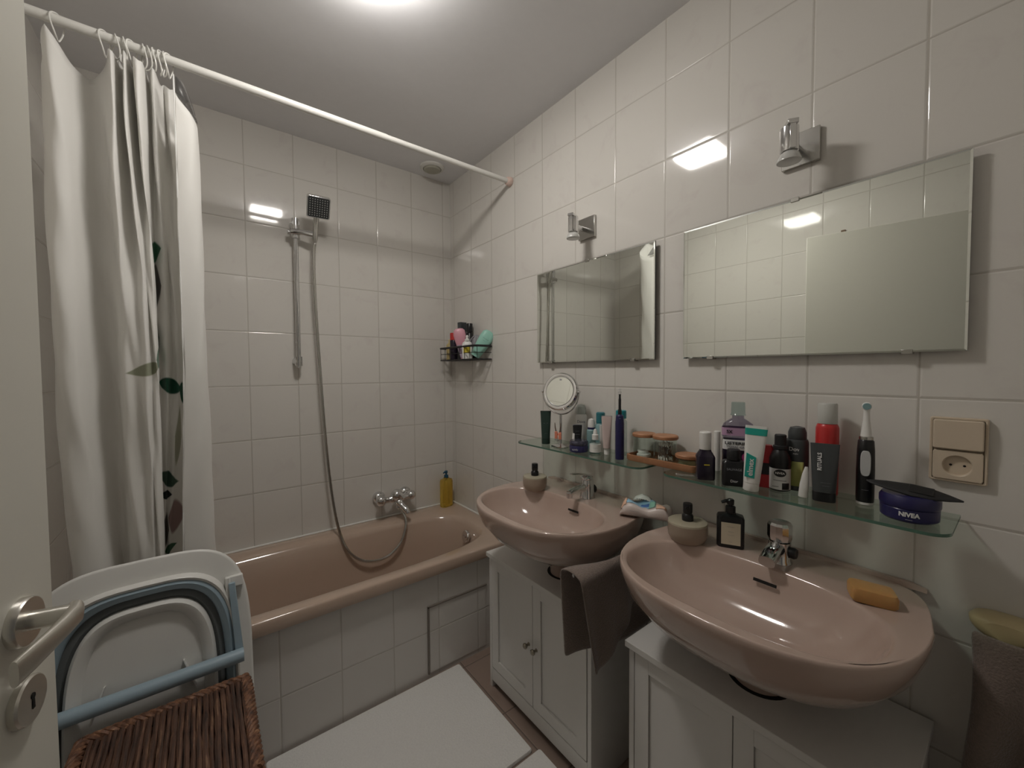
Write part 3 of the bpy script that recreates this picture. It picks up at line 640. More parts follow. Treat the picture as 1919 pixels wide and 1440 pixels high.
b_ = B(); b_.M = tr(.0, -.022, .03) @ rot('X', 90); b_.lathe([(.013, 0), (.0135, .010), (.011, .014)], 20); b_.done('side_knob', 'black', t)
t.rotation_euler = (0, 0, 0)

# ---- dispensers
def dispenser(x, y, label, r=.052):
    t = thing('soap_dispenser', label, 'soap dispenser', (x, y, .8405), face_cam(x, y), 'putty soap dispensers')
    B().lathe([(r * .80, 0), (r * .86, .004), (r * .97, .014), (r, .028), (r * .99, .048)], 44).done('pot', 'putty', t)
    B().lathe([(r * .99, .0481), (r * .97, .0525), (r * .93, .0538), (.016, .0545)], 44).done('lid', 'putty_top', t)
    b_ = B(); b_.lathe([(.0145, .054), (.0152, .056), (.0152, .068), (.0125, .072), (.011, .074), (.0125, .078), (.0125, .098), (.0115, .102), (.002, .1025)], 28)
    b_.tube([(0, -.004, .094), (0, -.020, .093)], [.006, .005], 12)
    b_.done('pump_head', 'black', t)
dispenser(-.178, -.985, 'round putty soap dispenser with black pump on the washbasin nearer the bath', .048)
dispenser(-.160, -1.612, 'round putty soap dispenser with black pump on the washbasin nearest the viewer', .052)
t = thing('hand_wash_bottle', 'black hand wash bottle with cream label standing on the near washbasin', 'bottle', (-.108, -1.703, .8405), face_cam(-.108, -1.703, 4))
b_ = B(); b_.loft([[(x, y, z) for x, y in rrect(a, a * .62, a * .3)] for a, z in ((.031, 0), (.0325, .003), (.0325, .078), (.030, .083), (.014, .088), (.012, .091))]); b_.done('body', 'black', t)
pump(t, .091, 'black', .95, .006, .022, -1)
B().box(-.0225, .0225, -.0210, -.0203, .010, .068).done('label', 'cream', t)
for s_, z, q in (('————', .058, .0045), ('——', .045, .006), ('————', .036, .004), ('——', .018, .0035)): text(s_, q, 'grey_print', t, (0, -.0212, z))

# ---- soap bar
t = B(); t.M = tr(0, 0, 0)
rg = []
for s_, z in ((.90, 0), (1, .005), (1, .021), (.93, .027), (.70, .0285)): rg.append([(x * s_, y * s_, z + .0015 * math.sin(x * 60)) for x, y in superell(.037, .027, 7, 36)])
t.loft(rg); o = t.done('soap_bar', 'soap', loc=(-.150, -1.998, .8412)); o.rotation_euler = (0, 0, math.radians(112))
tag(o, 'amber rectangular soap bar lying on the corner of the near washbasin', 'soap')

# ---- wipes pack
t = thing('wipes_pack', 'soft plastic packet of wet wipes with peach and blue print on the washbasin edge', 'wipes packet', (-.100, -1.440, .8425), math.radians(-66))
b_ = B(); rg = []
for x in [-.078, -.074, -.064, -.05, -.03, -.01, .015, .04, .058, .068, .073, .076]:
    e = min(1, (1 - abs(x) / .0785) * 5) ** .5 if abs(x) < .078 else .12
    hh = .042 * e + .002; ww = .042 * (.75 + .25 * e)
    ring = []
    for (yy, zz) in superell(ww, hh / 2, 2.6, 28):
        bulge = .007 * math.sin(x * 70 + yy * 60) * (1 if zz > 0 else .1)
        ring.append((x, yy, hh / 2 + zz + bulge * e if zz > 0 else hh / 2 + zz))
    rg.append(ring)
b_.loft(rg); pk = b_.done('packet', mat('pale_pink_film', (.66, .57, .53), .3, var=.1, vscale=25), t, smooth=60)
def pksurf(x, y, up=.0010):
    e = min(1, (1 - abs(x) / .0785) * 5) ** .5; hh = .042 * e + .002; ww = .042 * (.75 + .25 * e)
    zz = hh / 2 * max(0, 1 - abs(y / ww) ** 2.6) ** (1 / 2.6)
    return (x, y - up * .6, hh / 2 + zz + .007 * math.sin(x * 70 + y * 60) * e + up)
def patch(nm, mt, xs, ys, up):
    b_ = B(); b_.loft([[pksurf(x, y, up) for y in ys] for x in xs], False, False, closed=False); return b_.done(nm, mt, t, solid=.0005)
fr_ = lambda a, b, n: [a + (b - a) * k / n for k in range(n + 1)]
patch('printed_panel', 'blue_print', fr_(-.055, .030, 14), fr_(-.030, .016, 10), .0010)
patch('printed_patch', 'bluedeep', fr_(-.012, .012, 4), fr_(-.024, -.012, 4), .0018)
patch('peach_end', 'orange_print', fr_(-.073, -.056, 5), fr_(-.034, .028, 10), .0010)
patch('peach_corner', 'orange_print', fr_(.036, .066, 6), fr_(-.036, -.020, 4), .0010)
patch('mint_patch', 'mint', fr_(.014, .032, 4), fr_(-.030, -.004, 5), .0014)
text('•—', .011, 'black_print', t, (-.064, -.0395, .026), tilt=(math.radians(-30), 0, 0)); text('* * * * *', .010, 'black_print', t, (-.012, -.012, .0545), tilt=(math.radians(-65), 0, 0), name='printed_dots')
text('———', .010, 'grey_print', t, (-.028, -.0432, .025)); text('— ——', .010, 'grey_print', t, (-.028, -.0432, .014))
b_ = B(); b_.loft([[(-.045, .030, .036), (-.035, .034, .052), (-.015, .036, .060), (.005, .034, .054), (.02, .03, .044)], [(-.045, .012, .040), (-.035, .012, .056), (-.015, .014, .066), (.005, .012, .058), (.02, .010, .046)], [(-.045, -.004, .044), (-.035, -.004, .050), (-.015, -.003, .055), (.005, -.004, .052), (.02, -.004, .046)]], False, False, closed=False); b_.done('flap', 'whitepl', t, solid=.0008)

# ================================================================ CABINETS
def cabinet(y0, label, mirrorx=False):
    t = thing('vanity_cabinet', label, 'cabinet', (0, y0, 0), 0, 'white under-basin cabinets')
    W_, D_, Ht = .550, .300, .567
    def bx(nm, x0, x1, ya, yb, z0, z1, bev=.0015, m='whitelac', p=None): return B().box(-x1, -x0, -yb, -ya, z0, z1).done(nm, m, p or t, bevel=bev)
    bx('side_panel', .012, D_, 0, .016, 0, Ht - .018); bx('side_panel', .012, D_, W_ - .016, W_, 0, Ht - .018)
    bx('top_panel', .012, D_ + .012, -.006, W_ + .006, Ht - .018, Ht)
    bx('bottom_rail', D_ - .016, D_, .016, W_ - .016, .03, .085)
    bx('back_panel', .012, .018, .016, W_ - .016, .06, Ht - .018)
    for ya, kn in ((.0, 1), (.5, 0)):
        a = .018 + ya * (W_ - .036) + .001; b = a + (W_ - .036) / 2 - .002
        b_ = B(); z0, z1 = .089, Ht - .022; st = .042
        b_.box(-D_ - .001, -D_ + .015, -a - st, -a, z0, z1).box(-D_ - .001, -D_ + .015, -b, -b + st, z0, z1)
        b_.box(-D_ - .001, -D_ + .015, -b + st, -a - st, z0, z0 + st).box(-D_ - .001, -D_ + .015, -b + st, -a - st, z1 - st, z1).box(-D_ + .005, -D_ + .013, -b + st, -a - st, z0 + st, z1 - st)
        d = b_.done('door', 'whitelac', t, bevel=.001)
        ky = -(b - .020) if kn else -(a + .020)
        b_ = B(); b_.M = tr(-D_ - .001, ky, .314) @ rot('Y', -90); b_.lathe([(.007, 0), (.005, .003), (.0045, .010), (.0095, .015), (.0105, .020), (.007, .024), (.001, .025)], 20); b_.done('knob', 'brass_knob', d)
    b_ = B(); b_.lathe([(.068, 0), (.068, .0006)], 36, (-.17, -((1.148 if y0 > -1 else 1.8) + y0), Ht)); b_.done('pipe_cutout', 'void', t, smooth=0)
cabinet(-.835, 'white two-door vanity cabinet under the washbasin nearer the bath, towel hanging at its side')
cabinet(-1.522, 'white two-door vanity cabinet under the near washbasin, running out of the picture')

# ================================================================ TOWELS
t = thing('towel_rail', 'short towel rail sticking out of the wall between the two washbasins', 'towel rail', (0, -1.459, .752))
B().tube([(-.002, 0, 0), (-.30, 0, 0), (-.43, .025, 0)], .005, 12).done('bar', 'chrome', t)
b_ = B(); b_.M = rot('Y', -90); b_.lathe([(.018, .001), (.018, .008), (.008, .012)], 20); b_.done('wall_flange', 'chrome', t)
def cloth(name, rows, m, label, cat, thick=.007, sub=1):
    b_ = B(); b_.loft(rows, False, False, closed=False); o = b_.done(name, m, smooth=80)
    s1 = o.modifiers.new('solid', 'SOLIDIFY'); s1.thickness = thick; s1.offset = 0
    s2 = o.modifiers.new('sub', 'SUBSURF'); s2.levels = sub; s2.render_levels = sub
    return tag(o, label, cat)
rows = []
for i in range(17):
    f = i / 16; x = -.440 + .365 * f
    k_ = max(0, min(1, (-x - .29) / .15)); yl = -1.447 + .060 * k_ * k_ * (3 - 2 * k_); yr = -1.470
    row = []
    zl = .50 + .01 * math.sin(f * 9); zr = .495 + .216 * max(0, f - .12)
    for j in range(11):
        q = j / 10; row.append((x + .010 * (1 - q), yl - .004 - .010 * (1 - q) * math.sin(f * 8 + 1), zl + (.750 - zl) * q))
    for q in (.15, .5, .85): row.append((x, yl + (yr - yl) * q, .766 - .012 * (2 * q - 1) ** 2))
    for j in range(13):
        q = j / 12; fl = (.010 * math.sin(f * 11 + .5) * q ** .8 + .007 * math.sin(f * 23) * q)
        row.append((x + .03 * q * (1 - f), yr - .004 * q + fl - .030 * q * max(0, 1 - f * 2.2), .750 - (.750 - zr) * q))
    rows.append(row)
cloth('hand_towel', rows, 'towel', 'dark brown towel draped over the rail between the two washbasins', 'towel')
# right-hand towel with its hook
t = thing('towel_hook', 'yellowed rounded plastic towel hook on the wall at the right picture edge', 'hook', (0, -2.172, .818))
b_ = B(); rg = []
for x, s_ in ((-.001, .93), (-.016, 1), (-.030, .97), (-.040, .85), (-.046, .6)): rg.append([(x, .052 * s_ * math.cos(a), (.027 * math.sin(a) + .008 * math.cos(a * 2) * .5) * s_) for a in [2 * PI * k / 32 for k in range(32)]])
b_.loft(rg); b_.done('hook_body', 'yellowhook', t)
rows = []
for i in range(13):
    f = i / 12; y = -2.126 - .10 * f; row = []
    for j in range(24):
        q = j / 23; z = .812 - .62 * q
        row.append((-.058 - .022 * math.sin(f * 7 + q * 1.5) * min(1, q * 3) - .012 * math.sin(q * 5) - .01 * math.sin(f * PI), y - .006 * math.sin(q * 9), z))
    rows.append(row)
cloth('bath_towel', rows, 'towel', 'brown towel hanging from the yellowed hook at the right picture edge', 'towel', .012)

# ================================================================ SWITCH AND SOCKET
t = thing('switch_socket_plate', 'cream light switch above a power socket in one square-cornered wall plate', 'switch', (0, -2.0985, 1.147))
M['swd'] = mat('cream_switch_shade', (.55, .46, .35), .4, var=.01)
b_ = B(); b_.M = rot('Y', -90); b_.loft([[(x, y, .001) for x, y in rrect(.066, .040, .004)], [(x, y, .010) for x, y in rrect(.066, .040, .004)], [(x, y, .012) for x, y in rrect(.0645, .0385, .004)], [(x, y, .0115) for x, y in rrect(.0618, .0356, .003)], [(x, y, .0048) for x, y in rrect(.0616, .0354, .003)]]); b_.done('backplate', 'swprl', t)
b_ = B(); b_.M = tr(0, 0, .0315) @ rot('Y', -90); b_.prism(rrect(.0298, .0347, .004), .006, .0185); b_.done('rocker', 'swprl', t, bevel=.002)
b_ = B(); b_.M = tr(0, 0, -.0315) @ rot('Y', -90)
AN = [2 * PI * (k + .5) / 64 for k in range(64)]
def sq(a, b, z): return [(math.cos(t_) * min(a / max(1e-9, abs(math.cos(t_))), b / max(1e-9, abs(math.sin(t_)))), math.sin(t_) * min(a / max(1e-9, abs(math.cos(t_))), b / max(1e-9, abs(math.sin(t_)))), z) for t_ in AN]
circ = lambda r, z: [(r * math.cos(t_), r * math.sin(t_), z) for t_ in AN]
b_.loft([sq(.0295, .0345, .006), sq(.0295, .0345, .0135), sq(.0285, .0335, .0145), circ(.0215, .0145), circ(.0205, .0138), circ(.0190, .0056)], False, True); w1 = b_.done('socket_plate', 'swprl', t)
for y in (.0095, -.0095):
    b_ = B(); b_.M = tr(-.0058, y, -.0315) @ rot('Y', -90); b_.lathe([(.0022, 0), (.0022, .0003)], 16); b_.done('socket_hole', 'void', w1)

# small brown mark fixed high on the opposite wall
b_ = B(); b_.box(XL + .0005, XL + .01, -1.555, -1.535, 2.055, 2.073); tag(b_.done('wall_buffer', mat('brown_rubber', (.16, .10, .06), .6), bevel=.002), 'small brown rubber buffer on the opposite wall above the door, seen in the mirror', 'door buffer')

# ================================================================ MATS
def bath_mat(x0, x1, y0, y1, label, rz=0):
    cx, cy = (x0 + x1) / 2, (y0 + y1) / 2; b_ = B(); rg = []
    for s_, z in ((1, .0012), (1, .009), (.992, .013)): rg.append([(x * (s_ if s_ == 1 else s_), y * s_, z) for x, y in rrect((x1 - x0) / 2, (y1 - y0) / 2, .008)])
    b_.loft(rg); o = b_.done('bath_mat', 'mat_', loc=(cx, cy, 0)); o.rotation_euler = (0, 0, rz); tag(o, label, 'bath mat', 'white bath mats')
bath_mat(-1.09, -.352, -1.166, -.660, 'white bath mat lying along the front of the bath', math.radians(-.6))
bath_mat(-1.02, -.332, -1.78, -1.182, 'white bath mat nearest the viewer, its corner at the bottom edge')

# ================================================================ BABY BATH
t = thing('folding_baby_bath', 'folded white and blue-grey baby bathtub leaning upright against the bath', 'baby bath', (-1.358, -.822, .002))
# local frame: X across, Z up the leaning plane, -Y towards the room
LEAN = rot('X', -9.2)
def ring(a, b, n, off, zc=.404, seg=72): return [(x, -off, zc + z) for x, z in superell(a, b, n, seg)]
def bb(rings, nm, m, p=t, c0=False, c1=False, **k):
    b_ = B(); b_.M = LEAN; b_.loft(rings, c0, c1); return b_.done(nm, m, p, smooth=50, **k)
bb([ring(.236, .400, 4, .0), ring(.239, .403, 4, .006), ring(.236, .400, 4, .011), ring(.232, .396, 4, .012), ring(.205, .345, 3.6, .012), ring(.204, .343, 3.5, .032), ring(.200, .338, 3.5, .036), ring(.195, .332, 3.5, .032), ring(.195, .332, 3.5, 0)], 'rim', 'babyw', c1=False)
bb([ring(.195, .332, 3.5, .018), ring(.1945, .3315, 3.5, .030), ring(.188, .324, 3.4, .034), ring(.176, .310, 3.4, .026), ring(.172, .306, 3.4, .010)], 'collapsible_wall', 'babyb')
bb([ring(.172, .306, 3.4, .010), ring(.160, .292, 3.3, .014), ring(.152, .284, 3.3, .004)], 'rubber_groove', mat('baby_bath_dark_rubber', (.12, .13, .13), .6))
bb([ring(.153, .285, 3.3, .003), ring(.152, .284, 3.3, .026), ring(.146, .278, 3.3, .034), ring(.130, .262, 3.2, .030), ring(.122, .254, 3.2, .016), ring(.02, .03, 3, .014)], 'base_panel', 'babyw', c1=True)
for s_ in (-1, 1):
    b_ = B(); b_.M = LEAN; b_.loft([[(s_ * .105, -.013, .44), (s_ * .105, -.036, .44), (s_ * .101, -.036, .44), (s_ * .101, -.013, .44)], [(s_ * .080, -.013, .515), (s_ * .080, -.036, .52), (s_ * .076, -.036, .52), (s_ * .076, -.013, .515)]]); b_.done('base_foot', 'babyw', t, bevel=.001)
for zz, dz in ((.69, -1),):
    for s_ in (-1, 1):
        b_ = B(); b_.M = LEAN; b_.box(s_ * .1985 - .022, s_ * .1985 + .022, -.030, -.011, zz - .016, zz + .016); b_.box(s_ * .183 - .006, s_ * .183 + .006, -.034, -.011, zz - .045, zz + .016); b_.done('hinge_block', 'babyw', t, bevel=.003)
    for s_ in (-1, 1):
        b_ = B(); b_.M = LEAN; e = zz + dz * .19
        b_.loft([[(s_ * x, y, z) for x, y, z in ((.184, -.031, zz), (.200, -.031, zz), (.200, -.042, zz), (.184, -.042, zz))], [(s_ * x, y, z) for x, y, z in ((.194, -.031, e), (.214, -.031, e), (.214, -.044, e), (.194, -.044, e))]])
        b_.done('folded_leg', 'babyb', t, bevel=.002)
    e = zz + dz * .205
    b_ = B(); b_.M = LEAN; b_.tube([(-.214, -.052, e), (.214, -.052, e)], .0185, 18); b_.done('crossbar', 'babyb', t)
text('•', .014, 'grey_print', t, (-.045, -.0135 + .128, .775), rotdeg=0, name='mark')

# ================================================================ WICKER BASKET
def wick(name, cols, sc_=(1, 1, 1)):
    m = bpy.data.materials.new(name); m.use_nodes = True; nt = m.node_tree; p = nt.nodes['Principled BSDF']
    tc = nt.nodes.new('ShaderNodeTexCoord'); mp = nt.nodes.new('ShaderNodeMapping'); mp.inputs['Scale'].default_value = sc_
    n = nt.nodes.new('ShaderNodeTexNoise'); n.inputs['Scale'].default_value = 1; n.inputs['Detail'].default_value = 4; n.inputs['Roughness'].default_value = .7
    r = nt.nodes.new('ShaderNodeValToRGB'); e = r.color_ramp.elements
    e[0].position = .32; e[0].color = (*cols[0], 1); e[1].position = .72; e[1].color = (*cols[-1], 1)
    for k, c in enumerate(cols[1:-1]): q = e.new(.32 + .4 * (k + 1) / (len(cols) - 1)); q.color = (*c, 1)
    L = nt.links; L.new(tc.outputs['Object'], mp.inputs[0]); L.new(mp.outputs[0], n.inputs['Vector']); L.new(n.outputs['Fac'], r.inputs[0]); L.new(r.outputs[0], p.inputs['Base Color'])
    b = nt.nodes.new('ShaderNodeBump'); b.inputs['Strength'].default_value = .6; b.inputs['Distance'].default_value = .003; L.new(n.outputs['Fac'], b.inputs['Height']); L.new(b.outputs[0], p.inputs['Normal'])
    p.inputs['Roughness'].default_value = .6; return m
WC = [(.022, .013, .010), (.07, .036, .024), (.125, .060, .036), (.30, .185, .11)]
M['wick'] = wick('woven_seagrass', WC, (150, 7, 60)); M['wickr'] = wick('braided_seagrass', [(.05, .025, .015), (.13, .058, .032), (.22, .105, .055), (.42, .25, .14)], (60, 60, 60))
t = thing('seagrass_basket', 'dark brown woven seagrass basket with lid in front of the folded baby bath', 'basket', (-1.305, -1.010, 0))
bx_, by_, bh = .172, .182, .450
b_ = B(); rd = random.Random(3); x = -bx_ + .024
while x < bx_ - .020:
    r = rd.uniform(.0042, .0075); x += r
    ph = rd.uniform(0, 6); b_.tube([(x + .0010 * math.sin(ph + q * .6), -by_ + .018 + q * (2 * by_ - .03) / 14, bh - .007 + .0022 * math.sin(ph * 2 + q * 1.1 + x * 40)) for q in range(15)], [r * (1 + .12 * math.sin(ph + q * 2.1)) for q in range(15)], 7)
    x += r * .95
lid = b_.done('lid_weave', 'wick', t)
def braid(pts, r, nm, par, tw=95):
    b_ = B(); P = catmull(pts, 40); n = len(P); L_ = [0]
    for a, b in zip(P, P[1:]): L_.append(L_[-1] + (b - a).length)
    for k in range(4):
        out = []
        for i, p in enumerate(P):
            tn = (P[min(i + 1, n - 1)] - P[max(i - 1, 0)]).normalized(); s1 = Vector((0, 0, 1)).cross(tn).normalized() if abs(tn.z) < .9 else Vector((1, 0, 0)); s2 = tn.cross(s1)
            a = L_[i] * tw + k * PI / 2; out.append(p + (s1 * math.cos(a) + s2 * math.sin(a)) * r * .62)
        b_.tube(out, r * .56, 7)
    return b_.done(nm, 'wickr', par)
e_ = .010
braid([(-bx_ + e_, -by_ + .02, bh - .008), (-bx_ + e_, 0, bh - .008), (-bx_ + e_, by_ - .03, bh - .008), (-bx_ + .03, by_ - e_, bh - .008), (0, by_ - e_, bh - .008), (bx_ - .03, by_ - e_, bh - .008), (bx_ - e_, by_ - .03, bh - .008), (bx_ - e_, 0, bh - .008), (bx_ - e_, -by_ + .02, bh - .008)], .012, 'lid_border', t)
braid([(-bx_ + e_, -by_ + .012, bh - .009), (0, -by_ + e_, bh - .009), (bx_ - e_, -by_ + .012, bh - .009)], .011, 'front_border', t)
b_ = B()
for k in range(26):
    z = .012 + k * .0163; b_.tube([(x, y, z) for x, y in rrect(bx_ - .012 - .02 * (1 - z / .45), by_ - .012 - .02 * (1 - z / .45), .03, 5)], .0085, 7, closed=True)
b_.prism(rrect(bx_ - .036, by_ - .036, .03), .005, .43)
b_.done('basket_body', 'wickr', t)

# ================================================================ SHELF ITEMS
def it(name, label, cat, x, y, extra=0, z=SZ, group=None): return thing(name, label, cat, (x, y, z + .0004), face_cam(x, y, extra), group)
def rl(parent, nm, m, prof, **k):  # round part
    return B().lathe(prof, 28).done(nm, m, parent, **k)
def squeeze(parent, nm, m, w0, w1, d0, z0, z1, n=9):
    b_ = B(); rg = []
    for k in range(n):
        f = k / (n - 1); a = w0 + (w1 - w0) * f; d = d0 * (1 - f ** 1.6) + .0010; rg.append([(x, y, z0 + (z1 - z0) * f) for x, y in superell(a, d, 2.2 + 2 * f, 28)])
    return b_.loft(rg).done(nm, m, parent)
# --- shelf nearer the bath
t = it('cream_tube', 'dark green squeeze tube at the left end of the glass shelf', 'tube', -.118, -.985)
rl(t, 'cap', 'green_dk', [(.0165, 0), (.0172, .002), (.0172, .020), (.015, .021)]); squeeze(t, 'body', 'green_dk', .0168, .0215, .0165, .021, .133); B().box(-.0213, .0213, -.0012, .0012, .126, .134).done('crimp', 'black', t); text('——', .009, 'grey_print', t, (0, -.0105, .085)); text('——', .005, 'grey_print', t, (0, -.016, .045))

t = it('magnifying_mirror', 'round chrome magnifying mirror on a slim stand on the glass shelf', 'mirror', -.115, -1.068, -27)
rl(t, 'base', 'chrome', [(.001, .0), (.037, 0), (.0375, .003), (.032, .0055), (.012, .008), (.007, .012)]); rl(t, 'stem', 'chrome', [(.0045, .010), (.0045, .125)])
b_ = B(); b_.tube([(.078 * math.cos(a), 0, .215 + .088 * math.sin(a)) for a in [math.radians(q) for q in range(180, 361, 9)]], .0028, 8); b_.done('yoke', 'chrome', t)
b_ = B(); b_.M = tr(0, 0, .215) @ rot('X', -14) @ rot('Z', 0) @ rot('X', 90)
b_.lathe([(.056, .0095), (.063, .0125), (.070, .0115), (.0745, .006), (.0745, -.007), (.070, -.0115), (.001, -.013)], 56, cap=False)
fr = b_.done('mirror_frame', 'chrome', t)
b_ = B(); b_.M = tr(0, 0, .215) @ rot('X', -14) @ rot('X', 90); b_.lathe([(.001, .0085), (.030, .0089), (.0575, .0098)], 48); b_.done('mirror_disc', 'mirror', fr)
b_ = B(); b_.M = tr(0, 0, .215) @ rot('X', -14) @ rot('X', 90); b_.prism(superell(.0045, .003, 4, 12, 0, .046), .0103, .0106); b_.done('sticker', 'grey_print', fr)
for s_ in (-1, 1):
    b_ = B(); b_.M = tr(s_ * .073, 0, .215) @ rot('Y', 90 * s_); b_.lathe([(.006, 0), (.006, .008), (.003, .010)], 16); b_.done('pivot_knob', 'chrome', t)

t = it('hair_clip', 'coral plastic claw clip with dark prongs clamped on the mirror stand', 'hair clip', -.1345, -1.073)
t.location.z = SZ + .034
b_ = B(); b_.box(-.013, -.0015, -.006, .006, .0, .028).box(.0015, .013, -.006, .006, -.003, .024).tube([(-.008, 0, .016), (.008, 0, .016)], .0035, 10); b_.done('grip', 'coral', t, bevel=.002)
b_ = B(); b_.tube([(-.0075, 0, .026), (-.011, 0, .045), (-.012, 0, .062)], [.0022, .002, .0012], 8).tube([(.0055, 0, .022), (.010, 0, .045), (.011, 0, .060)], [.0022, .002, .0012], 8); b_.done('prongs', 'paperbrown', t)

t = it('lip_balm', 'small white stick standing left of the navy cream jar', 'tube', -.105, -1.128)
rl(t, 'body', 'whitepl', [(.011, 0), (.011, .022), (.006, .026), (.005, .055), (.004, .058)])
t = it('deodorant_spray', 'white spray can with domed white cap and clear lid on the left shelf', 'spray can', -.046, -1.112)
rl(t, 'can', 'whitepl', [(.020, 0), (.022, .003), (.022, .118), (.019, .126)]); rl(t, 'cap', 'whitepl', [(.0145, .126), (.0155, .130), (.0155, .143), (.011, .155), (.003, .159)]); rl(t, 'clear_lid', 'clearpl', [(.0195, .1265), (.0195, .150), (.014, .163), (.002, .166)])
text('Dove', .015, 'grey_print', t, (0, 0, .098), .0223, bold=.0002)
t = it('serum_tube', 'small black tube with silver print in front of the white spray can', 'tube', -.092, -1.135)
rl(t, 'cap', 'black', [(.012, 0), (.012, .02), (.011, .021)]); squeeze(t, 'body', 'black', .0135, .0180, .012, .021, .090); B().box(-.0178, .0178, -.0011, .0011, .084, .0915).done('crimp', 'grey_print', t)
text('——', .007, 'grey_print', t, (0, -.0085, .067)); text('——', .009, 'grey_print', t, (0, -.0105, .055)); text('—', .005, 'grey_print', t, (0, -.0115, .045))
t = it('cream_jar', 'low navy blue cream jar with shiny dark lid on the left shelf', 'jar', -.133, -1.180)
rl(t, 'jar', 'navy', [(.029, 0), (.034, .003), (.0345, .022), (.032, .026)]); rl(t, 'lid', 'metal_lid', [(.0335, .0265), (.0345, .029), (.0345, .036), (.031, .042), (.001, .043)]); text('NIVEA', .009, 'white_print', t, (-.012, 0, .012), .0348)
t = it('roll_on_deodorant', 'pale blue roll-on stick with white rounded cap and navy band', 'deodorant', -.055, -1.172)
rl(t, 'body', 'teal2', [(.0165, 0), (.0175, .003), (.0175, .070), (.0135, .075)]); rl(t, 'band', 'navy', [(.0145, .075), (.0145, .081), (.013, .082)]); rl(t, 'cap', 'whitepl', [(.0135, .082), (.0135, .100), (.010, .112), (.002, .115)])
t = it('dropper_bottle', 'small clear dropper bottle with white label and white nozzle cap', 'bottle', -.110, -1.238)
rl(t, 'bottle', 'clearpl', [(.019, 0), (.020, .002), (.020, .041), (.015, .047), (.011, .049)]); rl(t, 'label', 'whitepl', [(.0203, .006), (.0203, .034)]); rl(t, 'cap', 'whitepl', [(.0115, .0495), (.0115, .067), (.0075, .069), (.0065, .080), (.004, .087), (.001, .088)])
text('——', .008, 'grey_print', t, (0, 0, .022), .0206)
t = it('face_cleanser', 'teal bottle with dark teal tall cap at the back of the left shelf', 'bottle', -.033, -1.198)
rl(t, 'body', 'teal2', [(.019, 0), (.020, .003), (.020, .090), (.015, .098)]); rl(t, 'cap', 'teal', [(.0165, .0985), (.0165, .136), (.0135, .139)])
t = it('ointment_box', 'slim white carton with small print left of the pink tube', 'carton', -.072, -1.240, 14)
B().box(-.0095, .0095, -.007, .007, 0, .098).done('carton', 'whitepl', t, bevel=.0006); text('—— —', .007, 'grey_print', t, (0, -.0073, .060), rotdeg=90)
t = it('hand_cream_tube', 'pale pink and grey hand cream tube standing on its cap', 'tube', -.092, -1.275)
rl(t, 'cap', 'whitepl', [(.0095, 0), (.0095, .022), (.009, .023)]); squeeze(t, 'body', 'pinkl', .0125, .0185, .013, .023, .136); B().box(-.0183, .0183, -.0011, .0011, .128, .1365).done('crimp', 'grey_print', t)
t = it('toner_bottle', 'clear toner bottle with a teal cap behind the navy toothbrush', 'bottle', -.060, -1.312)
rl(t, 'bottle', 'clearpl', [(.019, 0), (.0205, .003), (.0205, .118), (.015, .125), (.012, .128)]); rl(t, 'cap', mat('bright_teal_plastic', (.01, .25, .30), .35, var=0), [(.018, .129), (.018, .155), (.016, .157)])
def ebrush(x, y, label, col, dark, ex=0, hw=.0145):
    t = it('electric_toothbrush', label, 'toothbrush', x, y, ex)
    if dark:
        rl(t, 'handle', 'navy', [(.0140, 0), (.0145, .003), (.0145, .12), (.0125, .145), (.008, .150)])
        b_ = B(); b_.tube(catmull([(0, 0, .149), (0, 0, .175), (0, .001, .205), (0, 0, .226)], 5), [.0065] * 4 + [.0045] * 6 + [.0035] * 4 + [.005, .005], 12); b_.box(-.004, .004, -.004, .004, .216, .235); b_.done('brush_head', 'black', t, bevel=.001)
        b_ = B(); b_.box(-.0038, .0038, -.012, -.004, .218, .234); b_.done('bristles', 'whitepl', t, bevel=.0008)
        text('—', .006, 'white_print', t, (0, 0, .138), .0142)
    else:
        rl(t, 'base_ring', 'whitepl', [(.0135, 0), (.0150, .001), (.0150, .006)]); rl(t, 'handle', 'black', [(.0152, .006), (.0158, .015), (.0160, .075), (.0152, .12), (.0138, .140), (.0115, .143)])
        rl(t, 'collar', 'chrome_dull', [(.0125, .143), (.0125, .149), (.010, .150)])
        b_ = B(); b_.loft([[(a_, b - .0166, 0) for a_, b in ((0, 0), (0, 0), (0, 0))]] * 0 + [[(xx, -.0170 + .0022 * k, zz + .092) for xx, zz in superell(.0088 - .001 * (1 - k), .028 - .001 * (1 - k), 3.2, 28)] for k in (1, 0)], True, True); b_.done('control_strip', mat('grey_strip', (.55, .56, .56), .35, var=0), t)
        b_ = B(); b_.loft([[(x, y, z) for x, y in superell(a, a, 2, 20)] for a, z in ((.0098, .150), (.0085, .165), (.0062, .185), (.0055, .205), (.0065, .212))]); b_.M = tr(0, -.002, .216) @ rot('X', 90); b_.lathe([(.0085, -.004), (.0085, .003), (.0075, .004)], 20); b_.done('brush_head', 'whitepl', t)
        b_ = B(); b_.M = tr(0, -.006, .216) @ rot('X', 90); b_.lathe([(.0072, 0), (.0068, .009)], 20); b_.done('bristles', 'teal2', t)
        text('——', .006, 'grey_print', t, (0, 0, .034), .0161)
    return t
ebrush(-.120, -1.352, 'navy electric toothbrush with black head, left of the wooden tray', 'navy', True)

